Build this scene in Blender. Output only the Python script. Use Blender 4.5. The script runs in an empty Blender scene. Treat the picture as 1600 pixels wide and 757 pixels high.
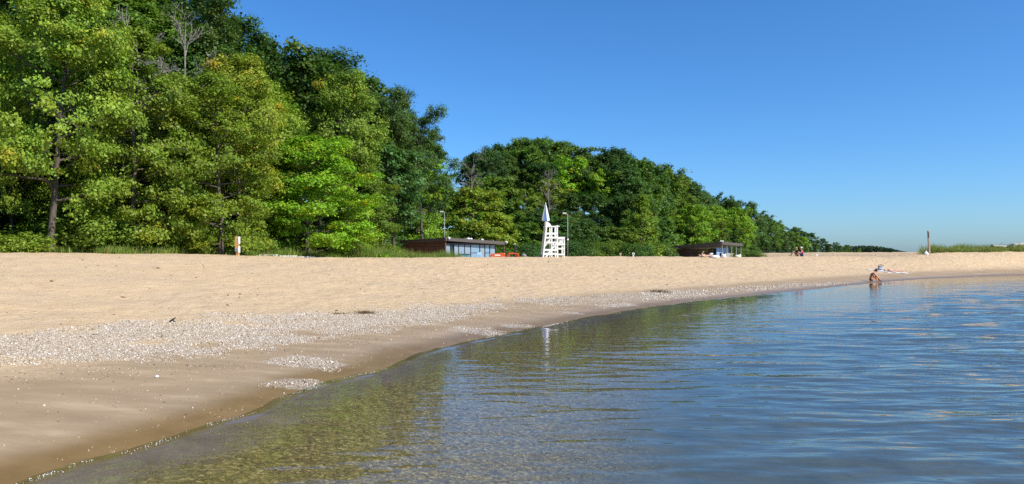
import bpy, math, random
import numpy as np

# ------------------------------------------------------------------ camera, sky, sun, exposure
FPX, CX, HY, EYE = 1164.0, 800.0, 398.0, 1.7      # focal length and horizon of the photograph in its pixels
scene = bpy.context.scene
COL = scene.collection
cam_d = bpy.data.cameras.new('camera')
cam_d.sensor_width = 36.0
cam_d.lens = 36.0 * FPX / 1600.0
cam_d.shift_y = (HY - 378.5) / 1600.0
cam_d.clip_start = 0.05
cam_d.clip_end = 9000.0
cam = bpy.data.objects.new('camera', cam_d)
COL.objects.link(cam)
cam.location = (0, 0, EYE)
cam.rotation_euler = (math.pi / 2, 0, 0)
scene.camera = cam

SUN_EL, SUN_AZ = math.radians(40), math.radians(122)   # azimuth measured clockwise from +Y (the view direction)
world = bpy.data.worlds.new('World')
scene.world = world
world.use_nodes = True
nt = world.node_tree
nt.nodes.clear()
sky = nt.nodes.new('ShaderNodeTexSky')
sky.sky_type = 'NISHITA'
sky.sun_disc = False
sky.sun_elevation = SUN_EL
sky.sun_rotation = SUN_AZ
sky.altitude = 200
sky.air_density = 0.9
sky.dust_density = 0.95
sky.ozone_density = 9.0
bg = nt.nodes.new('ShaderNodeBackground')
bg.inputs['Strength'].default_value = 0.117
wo = nt.nodes.new('ShaderNodeOutputWorld')
hs = nt.nodes.new('ShaderNodeHueSaturation')
hs.inputs['Saturation'].default_value = 1.1
hs.inputs['Hue'].default_value = 0.5
nt.links.new(sky.outputs[0], hs.inputs['Color'])
tn = nt.nodes.new('ShaderNodeMix')
tn.data_type = 'RGBA'; tn.blend_type = 'MULTIPLY'
tn.inputs[0].default_value = 1.0
tn.inputs[7].default_value = (0.84, 0.985, 1.03, 1)
nt.links.new(hs.outputs[0], tn.inputs[6])
nt.links.new(tn.outputs[2], bg.inputs['Color'])
nt.links.new(bg.outputs[0], wo.inputs['Surface'])

sun_d = bpy.data.lights.new('sun', 'SUN')
sun_d.energy = 4.2
sun_d.angle = math.radians(0.53)
sun_d.color = (1.0, 0.95, 0.87)
sun = bpy.data.objects.new('sun', sun_d)
COL.objects.link(sun)
sun.location = (40, -30, 60)
sdir = (math.sin(SUN_AZ) * math.cos(SUN_EL), math.cos(SUN_AZ) * math.cos(SUN_EL), math.sin(SUN_EL))
from mathutils import Vector, Matrix, Euler
sun.rotation_euler = Vector(sdir).to_track_quat('Z', 'Y').to_euler()

scene.view_settings.view_transform = 'Standard'
scene.view_settings.look = 'None'
scene.view_settings.exposure = 0.58
scene.view_settings.gamma = 1.0
scene.render.filter_size = 1.15
scene.render.engine = 'CYCLES'
scene.cycles.max_bounces = 8
scene.cycles.diffuse_bounces = 3
scene.cycles.glossy_bounces = 3
scene.cycles.transmission_bounces = 4
scene.cycles.transparent_max_bounces = 8
scene.cycles.caustics_reflective = False
scene.cycles.caustics_refractive = False
scene.cycles.sample_clamp_indirect = 4.0
scene.cycles.use_denoising = False

rng = np.random.default_rng(7)
random.seed(7)


# ------------------------------------------------------------------ helpers: objects, tags, mesh builders
def tag(o, label=None, cat=None, group=None, kind=None):
    if label: o['label'] = label
    if cat: o['category'] = cat
    if group: o['group'] = group
    if kind: o['kind'] = kind
    return o


def empty(name, loc=(0, 0, 0), rz=0.0):
    o = bpy.data.objects.new(name, None)
    o.empty_display_size = 0.2
    COL.objects.link(o)
    o.location = loc
    o.rotation_euler = (0, 0, rz)
    return o


def link(name, me, parent=None):
    o = bpy.data.objects.new(name, me)
    COL.objects.link(o)
    if parent is not None:
        o.parent = parent
    return o


def np_mesh(name, verts, faces, mat=None, smooth=False):
    """verts (n,3), faces (m,k) with one k for the whole mesh"""
    verts = np.asarray(verts, dtype=np.float32)
    faces = np.asarray(faces, dtype=np.int32)
    me = bpy.data.meshes.new(name)
    k = faces.shape[1]
    me.vertices.add(len(verts))
    me.vertices.foreach_set('co', verts.ravel())
    me.loops.add(faces.size)
    me.loops.foreach_set('vertex_index', faces.ravel())
    me.polygons.add(len(faces))
    me.polygons.foreach_set('loop_start', np.arange(0, faces.size, k, dtype=np.int32))
    try:
        me.polygons.foreach_set('loop_total', np.full(len(faces), k, dtype=np.int32))
    except Exception:
        pass
    if smooth:
        me.polygons.foreach_set('use_smooth', np.ones(len(faces), dtype=bool))
    me.update(calc_edges=True)
    me.validate()
    if mat: me.materials.append(mat)
    return me


def attr(me, name, vals, domain='POINT'):
    a = me.attributes.new(name, 'FLOAT', domain)
    a.data.foreach_set('value', np.asarray(vals, dtype=np.float32))


class MB:
    """collects boxes, bars, tubes and lathes into one mesh"""
    def __init__(self):
        self.v, self.f = [], []

    def add(self, vs, fs):
        n = len(self.v)
        self.v += [tuple(map(float, p)) for p in vs]
        self.f += [tuple(i + n for i in f) for f in fs]
        return self

    def box(self, c, s, rot=None):
        hx, hy, hz = s[0] / 2, s[1] / 2, s[2] / 2
        vs = [Vector((x, y, z)) for x in (-hx, hx) for y in (-hy, hy) for z in (-hz, hz)]
        if rot is not None:
            m = Euler(rot).to_matrix()
            vs = [m @ v for v in vs]
        c = Vector(c)
        vs = [v + c for v in vs]
        return self.add(vs, [(0, 1, 3, 2), (4, 6, 7, 5), (0, 4, 5, 1), (2, 3, 7, 6), (0, 2, 6, 4), (1, 5, 7, 3)])

    def beam(self, a, b, w, h, up=(0, 0, 1)):
        a, b = Vector(a), Vector(b)
        d = (b - a).normalized()
        u = Vector(up)
        if abs(d.dot(u)) > 0.98: u = Vector((0, 1, 0))
        s = d.cross(u).normalized()
        t = s.cross(d).normalized()
        vs = []
        for p in (a, b):
            for i, j in ((-1, -1), (1, -1), (1, 1), (-1, 1)):
                vs.append(p + s * (i * w / 2) + t * (j * h / 2))
        return self.add(vs, [(0, 3, 2, 1), (4, 5, 6, 7), (0, 1, 5, 4), (1, 2, 6, 5), (2, 3, 7, 6), (3, 0, 4, 7)])

    def tube(self, pts, rad, n=8):
        pts = [Vector(p) for p in pts]
        if not hasattr(rad, '__len__'): rad = [rad] * len(pts)
        vs, fs = [], []
        for i, p in enumerate(pts):
            d = (pts[min(i + 1, len(pts) - 1)] - pts[max(i - 1, 0)]).normalized()
            u = Vector((0, 0, 1)) if abs(d.z) < 0.9 else Vector((1, 0, 0))
            s = d.cross(u).normalized()
            t = s.cross(d).normalized()
            for k in range(n):
                a = 2 * math.pi * k / n
                vs.append(p + (s * math.cos(a) + t * math.sin(a)) * rad[i])
        for i in range(len(pts) - 1):
            for k in range(n):
                k2 = (k + 1) % n
                fs.append((i * n + k, i * n + k2, (i + 1) * n + k2, (i + 1) * n + k))
        fs.append(tuple(range(n - 1, -1, -1)))
        fs.append(tuple((len(pts) - 1) * n + k for k in range(n)))
        return self.add(vs, fs)

    def lathe(self, prof, c=(0, 0, 0), n=12, sx=1.0, sy=1.0, axis='z'):
        vs, fs = [], []
        for r, z in prof:
            for k in range(n):
                a = 2 * math.pi * k / n
                p = (r * math.cos(a) * sx, r * math.sin(a) * sy, z)
                if axis == 'y': p = (p[0], p[2], p[1])
                if axis == 'x': p = (p[2], p[0], p[1])
                vs.append((p[0] + c[0], p[1] + c[1], p[2] + c[2]))
        for i in range(len(prof) - 1):
            for k in range(n):
                k2 = (k + 1) % n
                fs.append((i * n + k, i * n + k2, (i + 1) * n + k2, (i + 1) * n + k))
        fs.append(tuple(range(n - 1, -1, -1)))
        fs.append(tuple((len(prof) - 1) * n + k for k in range(n)))
        return self.add(vs, fs)

    def prism(self, poly, a, b, axis='y'):
        """extrude a 2-D polygon (u,z) along an axis from a to b"""
        n = len(poly)
        vs = []
        for q in (a, b):
            for u, z in poly:
                vs.append((u, q, z) if axis == 'y' else (q, u, z))
        fs = [tuple(range(n - 1, -1, -1)), tuple(range(n, 2 * n))]
        for k in range(n):
            k2 = (k + 1) % n
            fs.append((k, k2, n + k2, n + k))
        return self.add(vs, fs)

    def build(self, name, mat, parent=None, bevel=0.0, smooth=False, loc=None):
        me = bpy.data.meshes.new(name)
        me.from_pydata(self.v, [], self.f)
        import bmesh
        bm = bmesh.new(); bm.from_mesh(me)
        bmesh.ops.recalc_face_normals(bm, faces=bm.faces)
        bm.to_mesh(me); bm.free()
        me.materials.append(mat)
        if smooth:
            me.polygons.foreach_set('use_smooth', [True] * len(me.polygons))
        o = link(name, me, parent)
        if loc is not None: o.location = loc
        if bevel:
            b = o.modifiers.new('bevel', 'BEVEL')
            b.width = bevel; b.segments = 2; b.limit_method = 'ANGLE'
        return o


# ------------------------------------------------------------------ helpers: value noise, smoothstep, polylines
def _hash(ix, iy, seed):
    n = (ix.astype(np.int64) * 374761393 + iy.astype(np.int64) * 668265263 + seed * 974634541) & 0x7fffffff
    n = ((n ^ (n >> 13)) * 1274126177) & 0x7fffffff
    n = (n ^ (n >> 16)) & 0xffff
    return n / 65535.0


def vnoise(x, y, seed=0):
    x = np.asarray(x, float); y = np.asarray(y, float)
    ix, iy = np.floor(x), np.floor(y)
    fx, fy = x - ix, y - iy
    fx = fx * fx * (3 - 2 * fx); fy = fy * fy * (3 - 2 * fy)
    a, b = _hash(ix, iy, seed), _hash(ix + 1, iy, seed)
    c, d = _hash(ix, iy + 1, seed), _hash(ix + 1, iy + 1, seed)
    return (a + (b - a) * fx) * (1 - fy) + (c + (d - c) * fx) * fy - 0.5


def sstep(x, a, b):
    t = np.clip((np.asarray(x, float) - a) / (b - a), 0, 1)
    return t * t * (3 - 2 * t)


def signed_dist(x, y, line):
    """distance to a polyline, positive on its left side"""
    x = np.asarray(x, float); y = np.asarray(y, float)
    best = np.full(x.shape, 1e18); sgn = np.ones(x.shape)
    for (x0, y0), (x1, y1) in zip(line[:-1], line[1:]):
        dx, dy = x1 - x0, y1 - y0
        L2 = dx * dx + dy * dy
        t = np.clip(((x - x0) * dx + (y - y0) * dy) / L2, 0, 1)
        qx, qy = x0 + t * dx, y0 + t * dy
        d2 = (x - qx) ** 2 + (y - qy) ** 2
        cr = dx * (y - y0) - dy * (x - x0)
        m = d2 < best - 1e-9
        best = np.where(m, d2, best)
        sgn = np.where(m, np.where(cr >= 0, 1.0, -1.0), sgn)
    return np.sqrt(best) * sgn


def smooth_line(pts, it=2):
    for _ in range(it):
        out = [pts[0]]
        for (x0, y0), (x1, y1) in zip(pts[:-1], pts[1:]):
            out.append((0.75 * x0 + 0.25 * x1, 0.75 * y0 + 0.25 * y1))
            out.append((0.25 * x0 + 0.75 * x1, 0.25 * y0 + 0.75 * y1))
        out.append(pts[-1])
        pts = out
    return pts


SHORE = smooth_line([(-60, -160), (-24, -50), (-9, -14), (-5.0, -3), (-4.05, 2.2), (-3.62, 5.5), (-3.37, 6.07), (-3.09, 7.17), (-2.82, 7.9),
                     (-2.45, 10.1), (-1.92, 11.2), (-1.26, 13.8), (-0.03, 15.8), (0.62, 17.4), (2.69, 21.05),
                     (4.75, 24.7), (10.8, 31.6), (21.2, 44.0), (29, 52), (43.9, 63.8), (60, 68.5), (90, 72), (160, 76), (400, 74), (2600, 60)], 2)
EDGE_PX = [(-420, 24), (-200, 30), (0, 39), (65, 40.5), (200, 43), (400, 53), (560, 62), (640, 88), (700, 92), (800, 100), (900, 103),
           (1000, 108), (1040, 118), (1080, 135), (1160, 160), (1200, 210), (1250, 290), (1300, 420), (1330, 600), (1345, 900), (1350, 2600)]
EDGE = [((p - CX) / FPX * d, d) for p, d in EDGE_PX]
KS = np.array([-400, -120, -60, -20, -8, -3, -1, 0, 1, 3, 6, 10, 16, 22, 25, 28, 36, 60, 3000], float)
KZ = np.array([-9, -7, -4.5, -1.6, -0.72, -0.32, -0.10, 0, 0.085, 0.20, 0.32, 0.55, 1.0, 1.40, 1.49, 1.49, 1.50, 1.50, 1.5], float)


def shore_s(x, y):
    s = signed_dist(x, y, SHORE)
    x = np.asarray(x, float); y = np.asarray(y, float)
    near = np.exp(-(s / 2.2) ** 2)
    return s + near * (0.26 * vnoise(x * .55, y * .55, 61) + 0.13 * vnoise(x * 1.5, y * 1.5, 62) + 0.05 * vnoise(x * 4, y * 4, 63))
def edge_t(x, y): return signed_dist(x, y, EDGE)


def hill_cap(x, y):
    px = CX + FPX * x / np.maximum(y, 1.0)
    return np.interp(px, [-400, 300, 480, 600, 650, 720, 790, 850, 1000, 1100, 1200, 1330, 1500],
                     [8, 9.5, 8, 4.5, 2.0, 2.0, 8, 10.5, 10.5, 7, 4, 2, 1])


def height(x, y, fine=True):
    x = np.asarray(x, float); y = np.asarray(y, float)
    s = shore_s(x, y)
    t = edge_t(x, y)
    lc = np.interp(x, [5, 17, 27, 40, 50, 60], [25, 20, 15.5, 10, 7.5, 6.5])
    s = s * (1 + (25 / lc - 1) * sstep(s, .6, 4.5))                                      # narrower beach to the right
    w = s + 0.35 * vnoise(x * 0.35, y * 0.35, 3) * sstep(np.abs(s), 0, 2.5)
    z = np.interp(w, KS, KZ)
    top = sstep(s, 13, 25)
    z = z + top * 0.30 * sstep(-x, 9, 27)                                            # the beach is higher to the left
    z = z - 0.92 * sstep(s, 26.5, 35) * sstep(x, -17, -7) * (1 - sstep(x, 34, 44)) * sstep(s, 0, 1)             # hollow behind the crest
    z = z + 0.46 * sstep(x, 35, 45) * sstep(s, 10, 22)                               # dune on the right
    z = z - 4.0 * sstep(s, 70, 120) * sstep(-t, 45, 80)                              # lake again behind the spit
    z = z + np.where(t > 0, hill_cap(x, y) * sstep(t, 0, 34) + 1.2 * vnoise(x * .12, y * .12, 5) * sstep(t, 3, 15), 0)
    if fine:
        dry = sstep(s, 4.5, 9) * (1 - sstep(t, -1, 2))
        z = z + dry * (0.10 * vnoise(x * .22, y * .22, 11) + 0.07 * vnoise(x * .8, y * .8, 12))
        z = z + dry * 0.055 * vnoise(x * 2.6, y * 2.6, 13) * (0.5 + vnoise(x * .15, y * .15, 14) + 0.5)
        dim = vnoise(x * 3.3 + 7, y * 3.3, 15)
        z = z - dry * 0.10 * np.clip(dim - 0.18, 0, 1) * sstep(x + y * 0.25, -8, 12)       # trampled towards the far end
        z = z + sstep(s, 0.4, 2) * (1 - dry) * 0.03 * vnoise(x * .9, y * .9, 16)
        z = z + sstep(-s, 0.5, 3) * 0.06 * vnoise(x * .7, y * .7, 17)
    return z


def hz(x, y): return float(height(np.array([x]), np.array([y]))[0])
def at(px, d): return (px - CX) / FPX * d
def zat(py, d): return EYE - (py - HY) / FPX * d
def ground(px, d, dz=0.0):
    x = at(px, d)
    return (x, d, hz(x, d) + dz)
def depth_of(px, py):
    """distance at which the ray through this pixel meets the beach"""
    ds = np.geomspace(5, 80, 1500)
    xs = (px - CX) / FPX * ds
    zs = height(xs, ds)
    pr = HY - FPX * (zs - EYE) / ds
    i = np.argmax(pr <= py)
    return float(ds[i])


def project(x, y, z):
    return CX + FPX * x / y, HY - FPX * (z - EYE) / y


# ------------------------------------------------------------------ helpers: materials
def new_mat(name):
    m = bpy.data.materials.new(name)
    m.use_nodes = True
    n = m.node_tree
    b = n.nodes['Principled BSDF']
    return m, n, b


def N(n, typ, **kw):
    o = n.nodes.new(typ)
    for k, v in kw.items(): setattr(o, k, v)
    return o


def setin(node, **kw):
    for k, v in kw.items():
        node.inputs[k.replace('_', ' ')].default_value = v


def ramp(n, fac, stops):
    r = N(n, 'ShaderNodeValToRGB')
    el = r.color_ramp.elements
    while len(el) < len(stops): el.new(0.5)
    for e, (p, c) in zip(el, stops):
        e.position = p
        e.color = (*c, 1) if len(c) == 3 else c
    n.links.new(fac, r.inputs[0])
    return r


def mixc(n, fac, a, b, typ='MIX'):
    m = N(n, 'ShaderNodeMix', data_type='RGBA', blend_type=typ)
    for sock, v in ((m.inputs[0], fac), (m.inputs[6], a), (m.inputs[7], b)):
        if hasattr(v, 'is_linked') or isinstance(v, bpy.types.NodeSocket): n.links.new(v, sock)
        elif isinstance(v, (int, float)): sock.default_value = v
        else: sock.default_value = (*v, 1)
    return m.outputs[2]


def math_n(n, op, a, b=None, c=None, clamp=False):
    m = N(n, 'ShaderNodeMath', operation=op, use_clamp=clamp)
    for i, v in enumerate((a, b, c)):
        if v is None: continue
        if isinstance(v, bpy.types.NodeSocket): n.links.new(v, m.inputs[i])
        else: m.inputs[i].default_value = v
    return m.outputs[0]


def noise_n(n, scale, detail=3.0, rough=0.55, vec=None, dim='3D'):
    t = N(n, 'ShaderNodeTexNoise', noise_dimensions=dim)
    setin(t, Scale=scale, Detail=detail, Roughness=rough)
    if vec is not None: n.links.new(vec, t.inputs['Vector'])
    return t.outputs[0]


def plain(name, col, rough=0.6, var=0.12, scale=6.0, bump=0.0, metal=0.0, spec=0.4):
    """a painted or solid material with a little wear"""
    m, n, b = new_mat(name)
    tc = N(n, 'ShaderNodeTexCoord')
    f = noise_n(n, scale, 4, 0.6, tc.outputs['Object'])
    lo = tuple(c * (1 - var * 2) for c in col); hi = tuple(min(1, c * (1 + var)) for c in col)
    r = ramp(n, f, [(0.3, lo), (0.65, hi)])
    n.links.new(r.outputs[0], b.inputs['Base Color'])
    setin(b, Roughness=rough, Metallic=metal, Specular_IOR_Level=spec)
    if bump:
        bp = N(n, 'ShaderNodeBump'); setin(bp, Strength=bump, Distance=0.02)
        n.links.new(noise_n(n, scale * 5, 3, 0.6, tc.outputs['Object']), bp.inputs['Height'])
        n.links.new(bp.outputs[0], b.inputs['Normal'])
    return m


def wood(name, col, scale=3.0, rough=0.7, stretch=(1, 1, 12)):
    m, n, b = new_mat(name)
    tc = N(n, 'ShaderNodeTexCoord')
    mp = N(n, 'ShaderNodeMapping'); mp.inputs['Scale'].default_value = stretch
    n.links.new(tc.outputs['Object'], mp.inputs[0])
    f = noise_n(n, scale, 5, 0.65, mp.outputs[0])
    r = ramp(n, f, [(0.25, tuple(c * .55 for c in col)), (0.5, col), (0.8, tuple(min(1, c * 1.35) for c in col))])
    n.links.new(r.outputs[0], b.inputs['Base Color'])
    setin(b, Roughness=rough, Specular_IOR_Level=0.25)
    bp = N(n, 'ShaderNodeBump'); setin(bp, Strength=0.3, Distance=0.01)
    n.links.new(f, bp.inputs['Height']); n.links.new(bp.outputs[0], b.inputs['Normal'])
    return m


M = {}


def ground_material():
    m, n, b = new_mat('beach_and_woodland_floor')
    L = n.links.new
    geo = N(n, 'ShaderNodeNewGeometry')
    pos = geo.outputs['Position']
    a_s = N(n, 'ShaderNodeAttribute', attribute_name='shore').outputs['Fac']
    a_t = N(n, 'ShaderNodeAttribute', attribute_name='woods').outputs['Fac']
    big = noise_n(n, 0.35, 4, 0.6, pos)
    mid = noise_n(n, 2.2, 5, 0.62, pos)
    fin = noise_n(n, 26, 4, 0.7, pos)
    grn = noise_n(n, 160, 2, 0.6, pos)
    # dry sand: tan, patchy, grainy, with scattered dark litter
    dry = ramp(n, mid, [(0.25, (.565, .40, .228)), (0.5, (.635, .46, .27)), (0.75, (.685, .51, .312))]).outputs[0]
    dry = mixc(n, math_n(n, 'MULTIPLY', math_n(n, 'SUBTRACT', big, 0.42, clamp=True), 2.0, clamp=True), dry, (.52, .40, .27))
    g2 = ramp(n, grn, [(0.3, (.72, .72, .72)), (0.7, (1.14, 1.13, 1.1))]).outputs[0]
    dry = mixc(n, 0.75, dry, g2, 'MULTIPLY')
    f2 = ramp(n, fin, [(0.3, (.80, .78, .75)), (0.6, (1.05, 1.05, 1.05))]).outputs[0]
    dry = mixc(n, 0.7, dry, f2, 'MULTIPLY')
    # dark twigs and leaf litter on the sand
    mpd = N(n, 'ShaderNodeMapping'); mpd.inputs['Scale'].default_value = (2.2, 3.6, 2)
    L(pos, mpd.inputs[0])
    vor = N(n, 'ShaderNodeTexVoronoi', feature='F1'); setin(vor, Scale=1.3, Randomness=1.0)
    L(mpd.outputs[0], vor.inputs['Vector'])
    lit = math_n(n, 'LESS_THAN', math_n(n, 'ADD', vor.outputs['Distance'], math_n(n, 'MULTIPLY', fin, 0.22)), 0.245)
    clump = math_n(n, 'GREATER_THAN', noise_n(n, 0.8, 2, 0.5, pos), 0.49)
    lit = math_n(n, 'MULTIPLY', lit, clump)
    dry = mixc(n, math_n(n, 'MULTIPLY', lit, 0.6), dry, (.16, .10, .055))
    # damp sand and wet sand near the water
    wob = math_n(n, 'MULTIPLY', math_n(n, 'SUBTRACT', big, 0.5), 1.6)
    wob2 = math_n(n, 'MULTIPLY', math_n(n, 'SUBTRACT', mid, 0.5), 0.9)
    sw = math_n(n, 'ADD', math_n(n, 'ADD', a_s, wob), wob2)
    mpw = N(n, 'ShaderNodeMapping'); mpw.inputs['Scale'].default_value = (0.6, 1.6, 1)
    mpw.inputs['Rotation'].default_value = (0, 0, -0.9)
    L(pos, mpw.inputs[0])
    streak = noise_n(n, 1.4, 5, 0.6, mpw.outputs[0])
    damp = ramp(n, streak, [(0.3, (.30, .21, .122)), (0.55, (.365, .262, .158)), (0.70, (.45, .33, .205))]).outputs[0]
    damp = mixc(n, 0.5, damp, g2, 'MULTIPLY')
    wet = ramp(n, mid, [(0.3, (.19, .112, .036)), (0.7, (.25, .155, .055))]).outputs[0]
    f_dry = N(n, 'ShaderNodeMapRange', interpolation_type='SMOOTHSTEP'); setin(f_dry, From_Min=2.6, From_Max=4.6)
    L(sw, f_dry.inputs['Value'])
    f_wet = N(n, 'ShaderNodeMapRange', interpolation_type='SMOOTHSTEP'); setin(f_wet, From_Min=0.30, From_Max=0.95)
    L(math_n(n, 'ADD', a_s, math_n(n, 'MULTIPLY', wob, 0.25)), f_wet.inputs['Value'])
    sand = mixc(n, f_wet.outputs[0], wet, damp)
    sand = mixc(n, f_dry.outputs[0], sand, dry)
    vg = N(n, 'ShaderNodeTexVoronoi', feature='F1'); setin(vg, Scale=38.0)
    L(pos, vg.inputs['Vector'])
    grav = ramp(n, N_sep(n, vg.outputs['Color']), [(0.0, (.16, .12, .08)), (0.35, (.36, .29, .215)), (0.7, (.50, .43, .345)), (1.0, (.66, .61, .53))]).outputs[0]
    gm = math_n(n, 'MULTIPLY', N(n, 'ShaderNodeAttribute', attribute_name='gravel').outputs['Fac'], math_n(n, 'MULTIPLY', mid, 1.1, clamp=True))
    sand = mixc(n, gm, sand, grav)
    # lake bed: gold, olive and dark pebbles, painted darker further out for light lost in deep water
    vb = N(n, 'ShaderNodeTexVoronoi', feature='F1'); setin(vb, Scale=30.0)
    L(pos, vb.inputs['Vector'])
    bedp = ramp(n, math_n(n, 'FRACT', math_n(n, 'MULTIPLY', N_sep(n, vb.outputs['Color']), 1.0)),
                [(0.0, (.12, .08, .022)), (0.45, (.225, .155, .042)), (0.85, (.32, .225, .065)), (1.0, (.45, .34, .13))]).outputs[0]
    gap = ramp(n, vb.outputs['Distance'], [(0.35, (1, 1, 1)), (0.6, (.75, .75, .75))]).outputs[0]
    bedp = mixc(n, 1.0, bedp, gap, 'MULTIPLY')
    bed_deep = ramp(n, mid, [(0.3, (.055, .06, .04)), (0.7, (.105, .105, .07))]).outputs[0]
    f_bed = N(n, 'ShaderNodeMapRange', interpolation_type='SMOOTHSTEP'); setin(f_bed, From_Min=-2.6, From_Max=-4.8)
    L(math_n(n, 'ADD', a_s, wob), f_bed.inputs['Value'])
    bed = mixc(n, f_bed.outputs[0], bedp, bed_deep)
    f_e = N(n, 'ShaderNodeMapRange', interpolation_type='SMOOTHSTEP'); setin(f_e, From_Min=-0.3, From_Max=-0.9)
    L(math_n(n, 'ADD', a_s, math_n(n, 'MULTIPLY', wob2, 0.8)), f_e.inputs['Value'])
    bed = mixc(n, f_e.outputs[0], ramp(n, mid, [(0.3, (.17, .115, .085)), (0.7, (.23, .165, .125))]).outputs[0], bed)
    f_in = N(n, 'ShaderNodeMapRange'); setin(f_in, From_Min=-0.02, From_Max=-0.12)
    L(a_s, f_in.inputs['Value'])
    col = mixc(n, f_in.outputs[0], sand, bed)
    # woodland floor: leaf litter and low green
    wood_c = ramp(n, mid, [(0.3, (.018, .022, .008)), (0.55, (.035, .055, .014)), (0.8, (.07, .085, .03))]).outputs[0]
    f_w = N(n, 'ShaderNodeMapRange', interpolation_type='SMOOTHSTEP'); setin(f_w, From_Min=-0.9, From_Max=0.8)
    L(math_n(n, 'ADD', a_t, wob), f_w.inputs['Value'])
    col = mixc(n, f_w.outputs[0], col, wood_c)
    L(col, b.inputs['Base Color'])
    r1 = N(n, 'ShaderNodeMapRange'); setin(r1, From_Min=0.5, From_Max=2.4, To_Min=0.34, To_Max=0.95)
    L(sw, r1.inputs['Value'])
    L(r1.outputs[0], b.inputs['Roughness'])
    setin(b, Specular_IOR_Level=0.22)
    # relief: grains, footprints
    fp = N(n, 'ShaderNodeTexVoronoi', feature='SMOOTH_F1'); setin(fp, Scale=2.9, Randomness=1.0, Smoothness=0.4)
    L(pos, fp.inputs['Vector'])
    hh = math_n(n, 'ADD', math_n(n, 'MULTIPLY', fp.outputs['Distance'], math_n(n, 'MULTIPLY', N(n, 'ShaderNodeAttribute', attribute_name='trod').outputs['Fac'], 0.9)),
                math_n(n, 'ADD', math_n(n, 'MULTIPLY', noise_n(n, 7, 4, 0.65, pos), 0.7), math_n(n, 'MULTIPLY', fin, 0.3)))
    bp = N(n, 'ShaderNodeBump'); setin(bp, Distance=0.075)
    st = math_n(n, 'MULTIPLY', f_dry.outputs[0], 0.85)
    L(math_n(n, 'ADD', st, 0.06), bp.inputs['Strength'])
    L(hh, bp.inputs['Height'])
    L(bp.outputs[0], b.inputs['Normal'])
    return m


def N_sep(n, col):
    s = N(n, 'ShaderNodeSeparateColor')
    n.links.new(col, s.inputs[0])
    return s.outputs[0]


def water_material():
    m, n, b = new_mat('lake_water')
    L = n.links.new
    n.nodes.remove(b)
    out = n.nodes['Material Output']
    pos = N(n, 'ShaderNodeNewGeometry').outputs['Position']
    a_s = N(n, 'ShaderNodeAttribute', attribute_name='shore').outputs['Fac']
    def ripple(sx, sy, rot, detail=1.5):
        mp = N(n, 'ShaderNodeMapping'); mp.inputs['Scale'].default_value = (sx, sy, 1)
        mp.inputs['Rotation'].default_value = (0, 0, rot)
        L(pos, mp.inputs[0])
        return noise_n(n, 1.0, detail, 0.5, mp.outputs[0])
    h = math_n(n, 'ADD', math_n(n, 'MULTIPLY', ripple(0.45, 1.5, 0.10), 1.0), math_n(n, 'MULTIPLY', ripple(1.2, 3.6, -0.14), 0.42))
    h = math_n(n, 'ADD', h, math_n(n, 'MULTIPLY', ripple(3.5, 9.0, 0.2), 0.10))
    bf = N(n, 'ShaderNodeBump'); setin(bf, Distance=0.008)
    fs = N(n, 'ShaderNodeMapRange', interpolation_type='SMOOTHSTEP'); setin(fs, From_Min=-0.2, From_Max=-2.5, To_Min=0.12, To_Max=0.9)
    L(a_s, fs.inputs['Value']); L(fs.outputs[0], bf.inputs['Strength'])
    L(math_n(n, 'ADD', ripple(1.5, 4.6, 0.16), math_n(n, 'MULTIPLY', ripple(3.2, 8.5, -0.1), 0.4)), bf.inputs['Height'])
    calm = N(n, 'ShaderNodeMapRange', interpolation_type='SMOOTHSTEP'); setin(calm, From_Min=-2.5, From_Max=-12.0, To_Min=0.02, To_Max=1.0)
    L(a_s, calm.inputs['Value'])
    bp = N(n, 'ShaderNodeBump'); setin(bp, Distance=0.18)
    L(calm.outputs[0], bp.inputs['Strength'])
    L(h, bp.inputs['Height']); L(bf.outputs[0], bp.inputs['Normal'])
    gl = N(n, 'ShaderNodeBsdfGlossy'); gl.inputs['Roughness'].default_value = 0.03
    L(bp.outputs[0], gl.inputs['Normal'])
    tr = N(n, 'ShaderNodeBsdfTransparent'); tr.inputs['Color'].default_value = (.92, .96, .95, 1)
    dt = N(n, 'ShaderNodeVectorMath', operation='DOT_PRODUCT')          # Schlick's curve, the same from above and below
    L(bp.outputs[0], dt.inputs[0]); L(N(n, 'ShaderNodeNewGeometry').outputs['Incoming'], dt.inputs[1])
    inv = math_n(n, 'SUBTRACT', 1.0, math_n(n, 'ABSOLUTE', dt.outputs['Value']), clamp=True)
    fres = math_n(n, 'ADD', math_n(n, 'MULTIPLY', math_n(n, 'POWER', inv, 5.0), 0.98), 0.02, clamp=True)
    mx = N(n, 'ShaderNodeMixShader')
    L(fres, mx.inputs[0]); L(tr.outputs[0], mx.inputs[1]); L(gl.outputs[0], mx.inputs[2])
    L(mx.outputs[0], out.inputs['Surface'])
    return m


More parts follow.
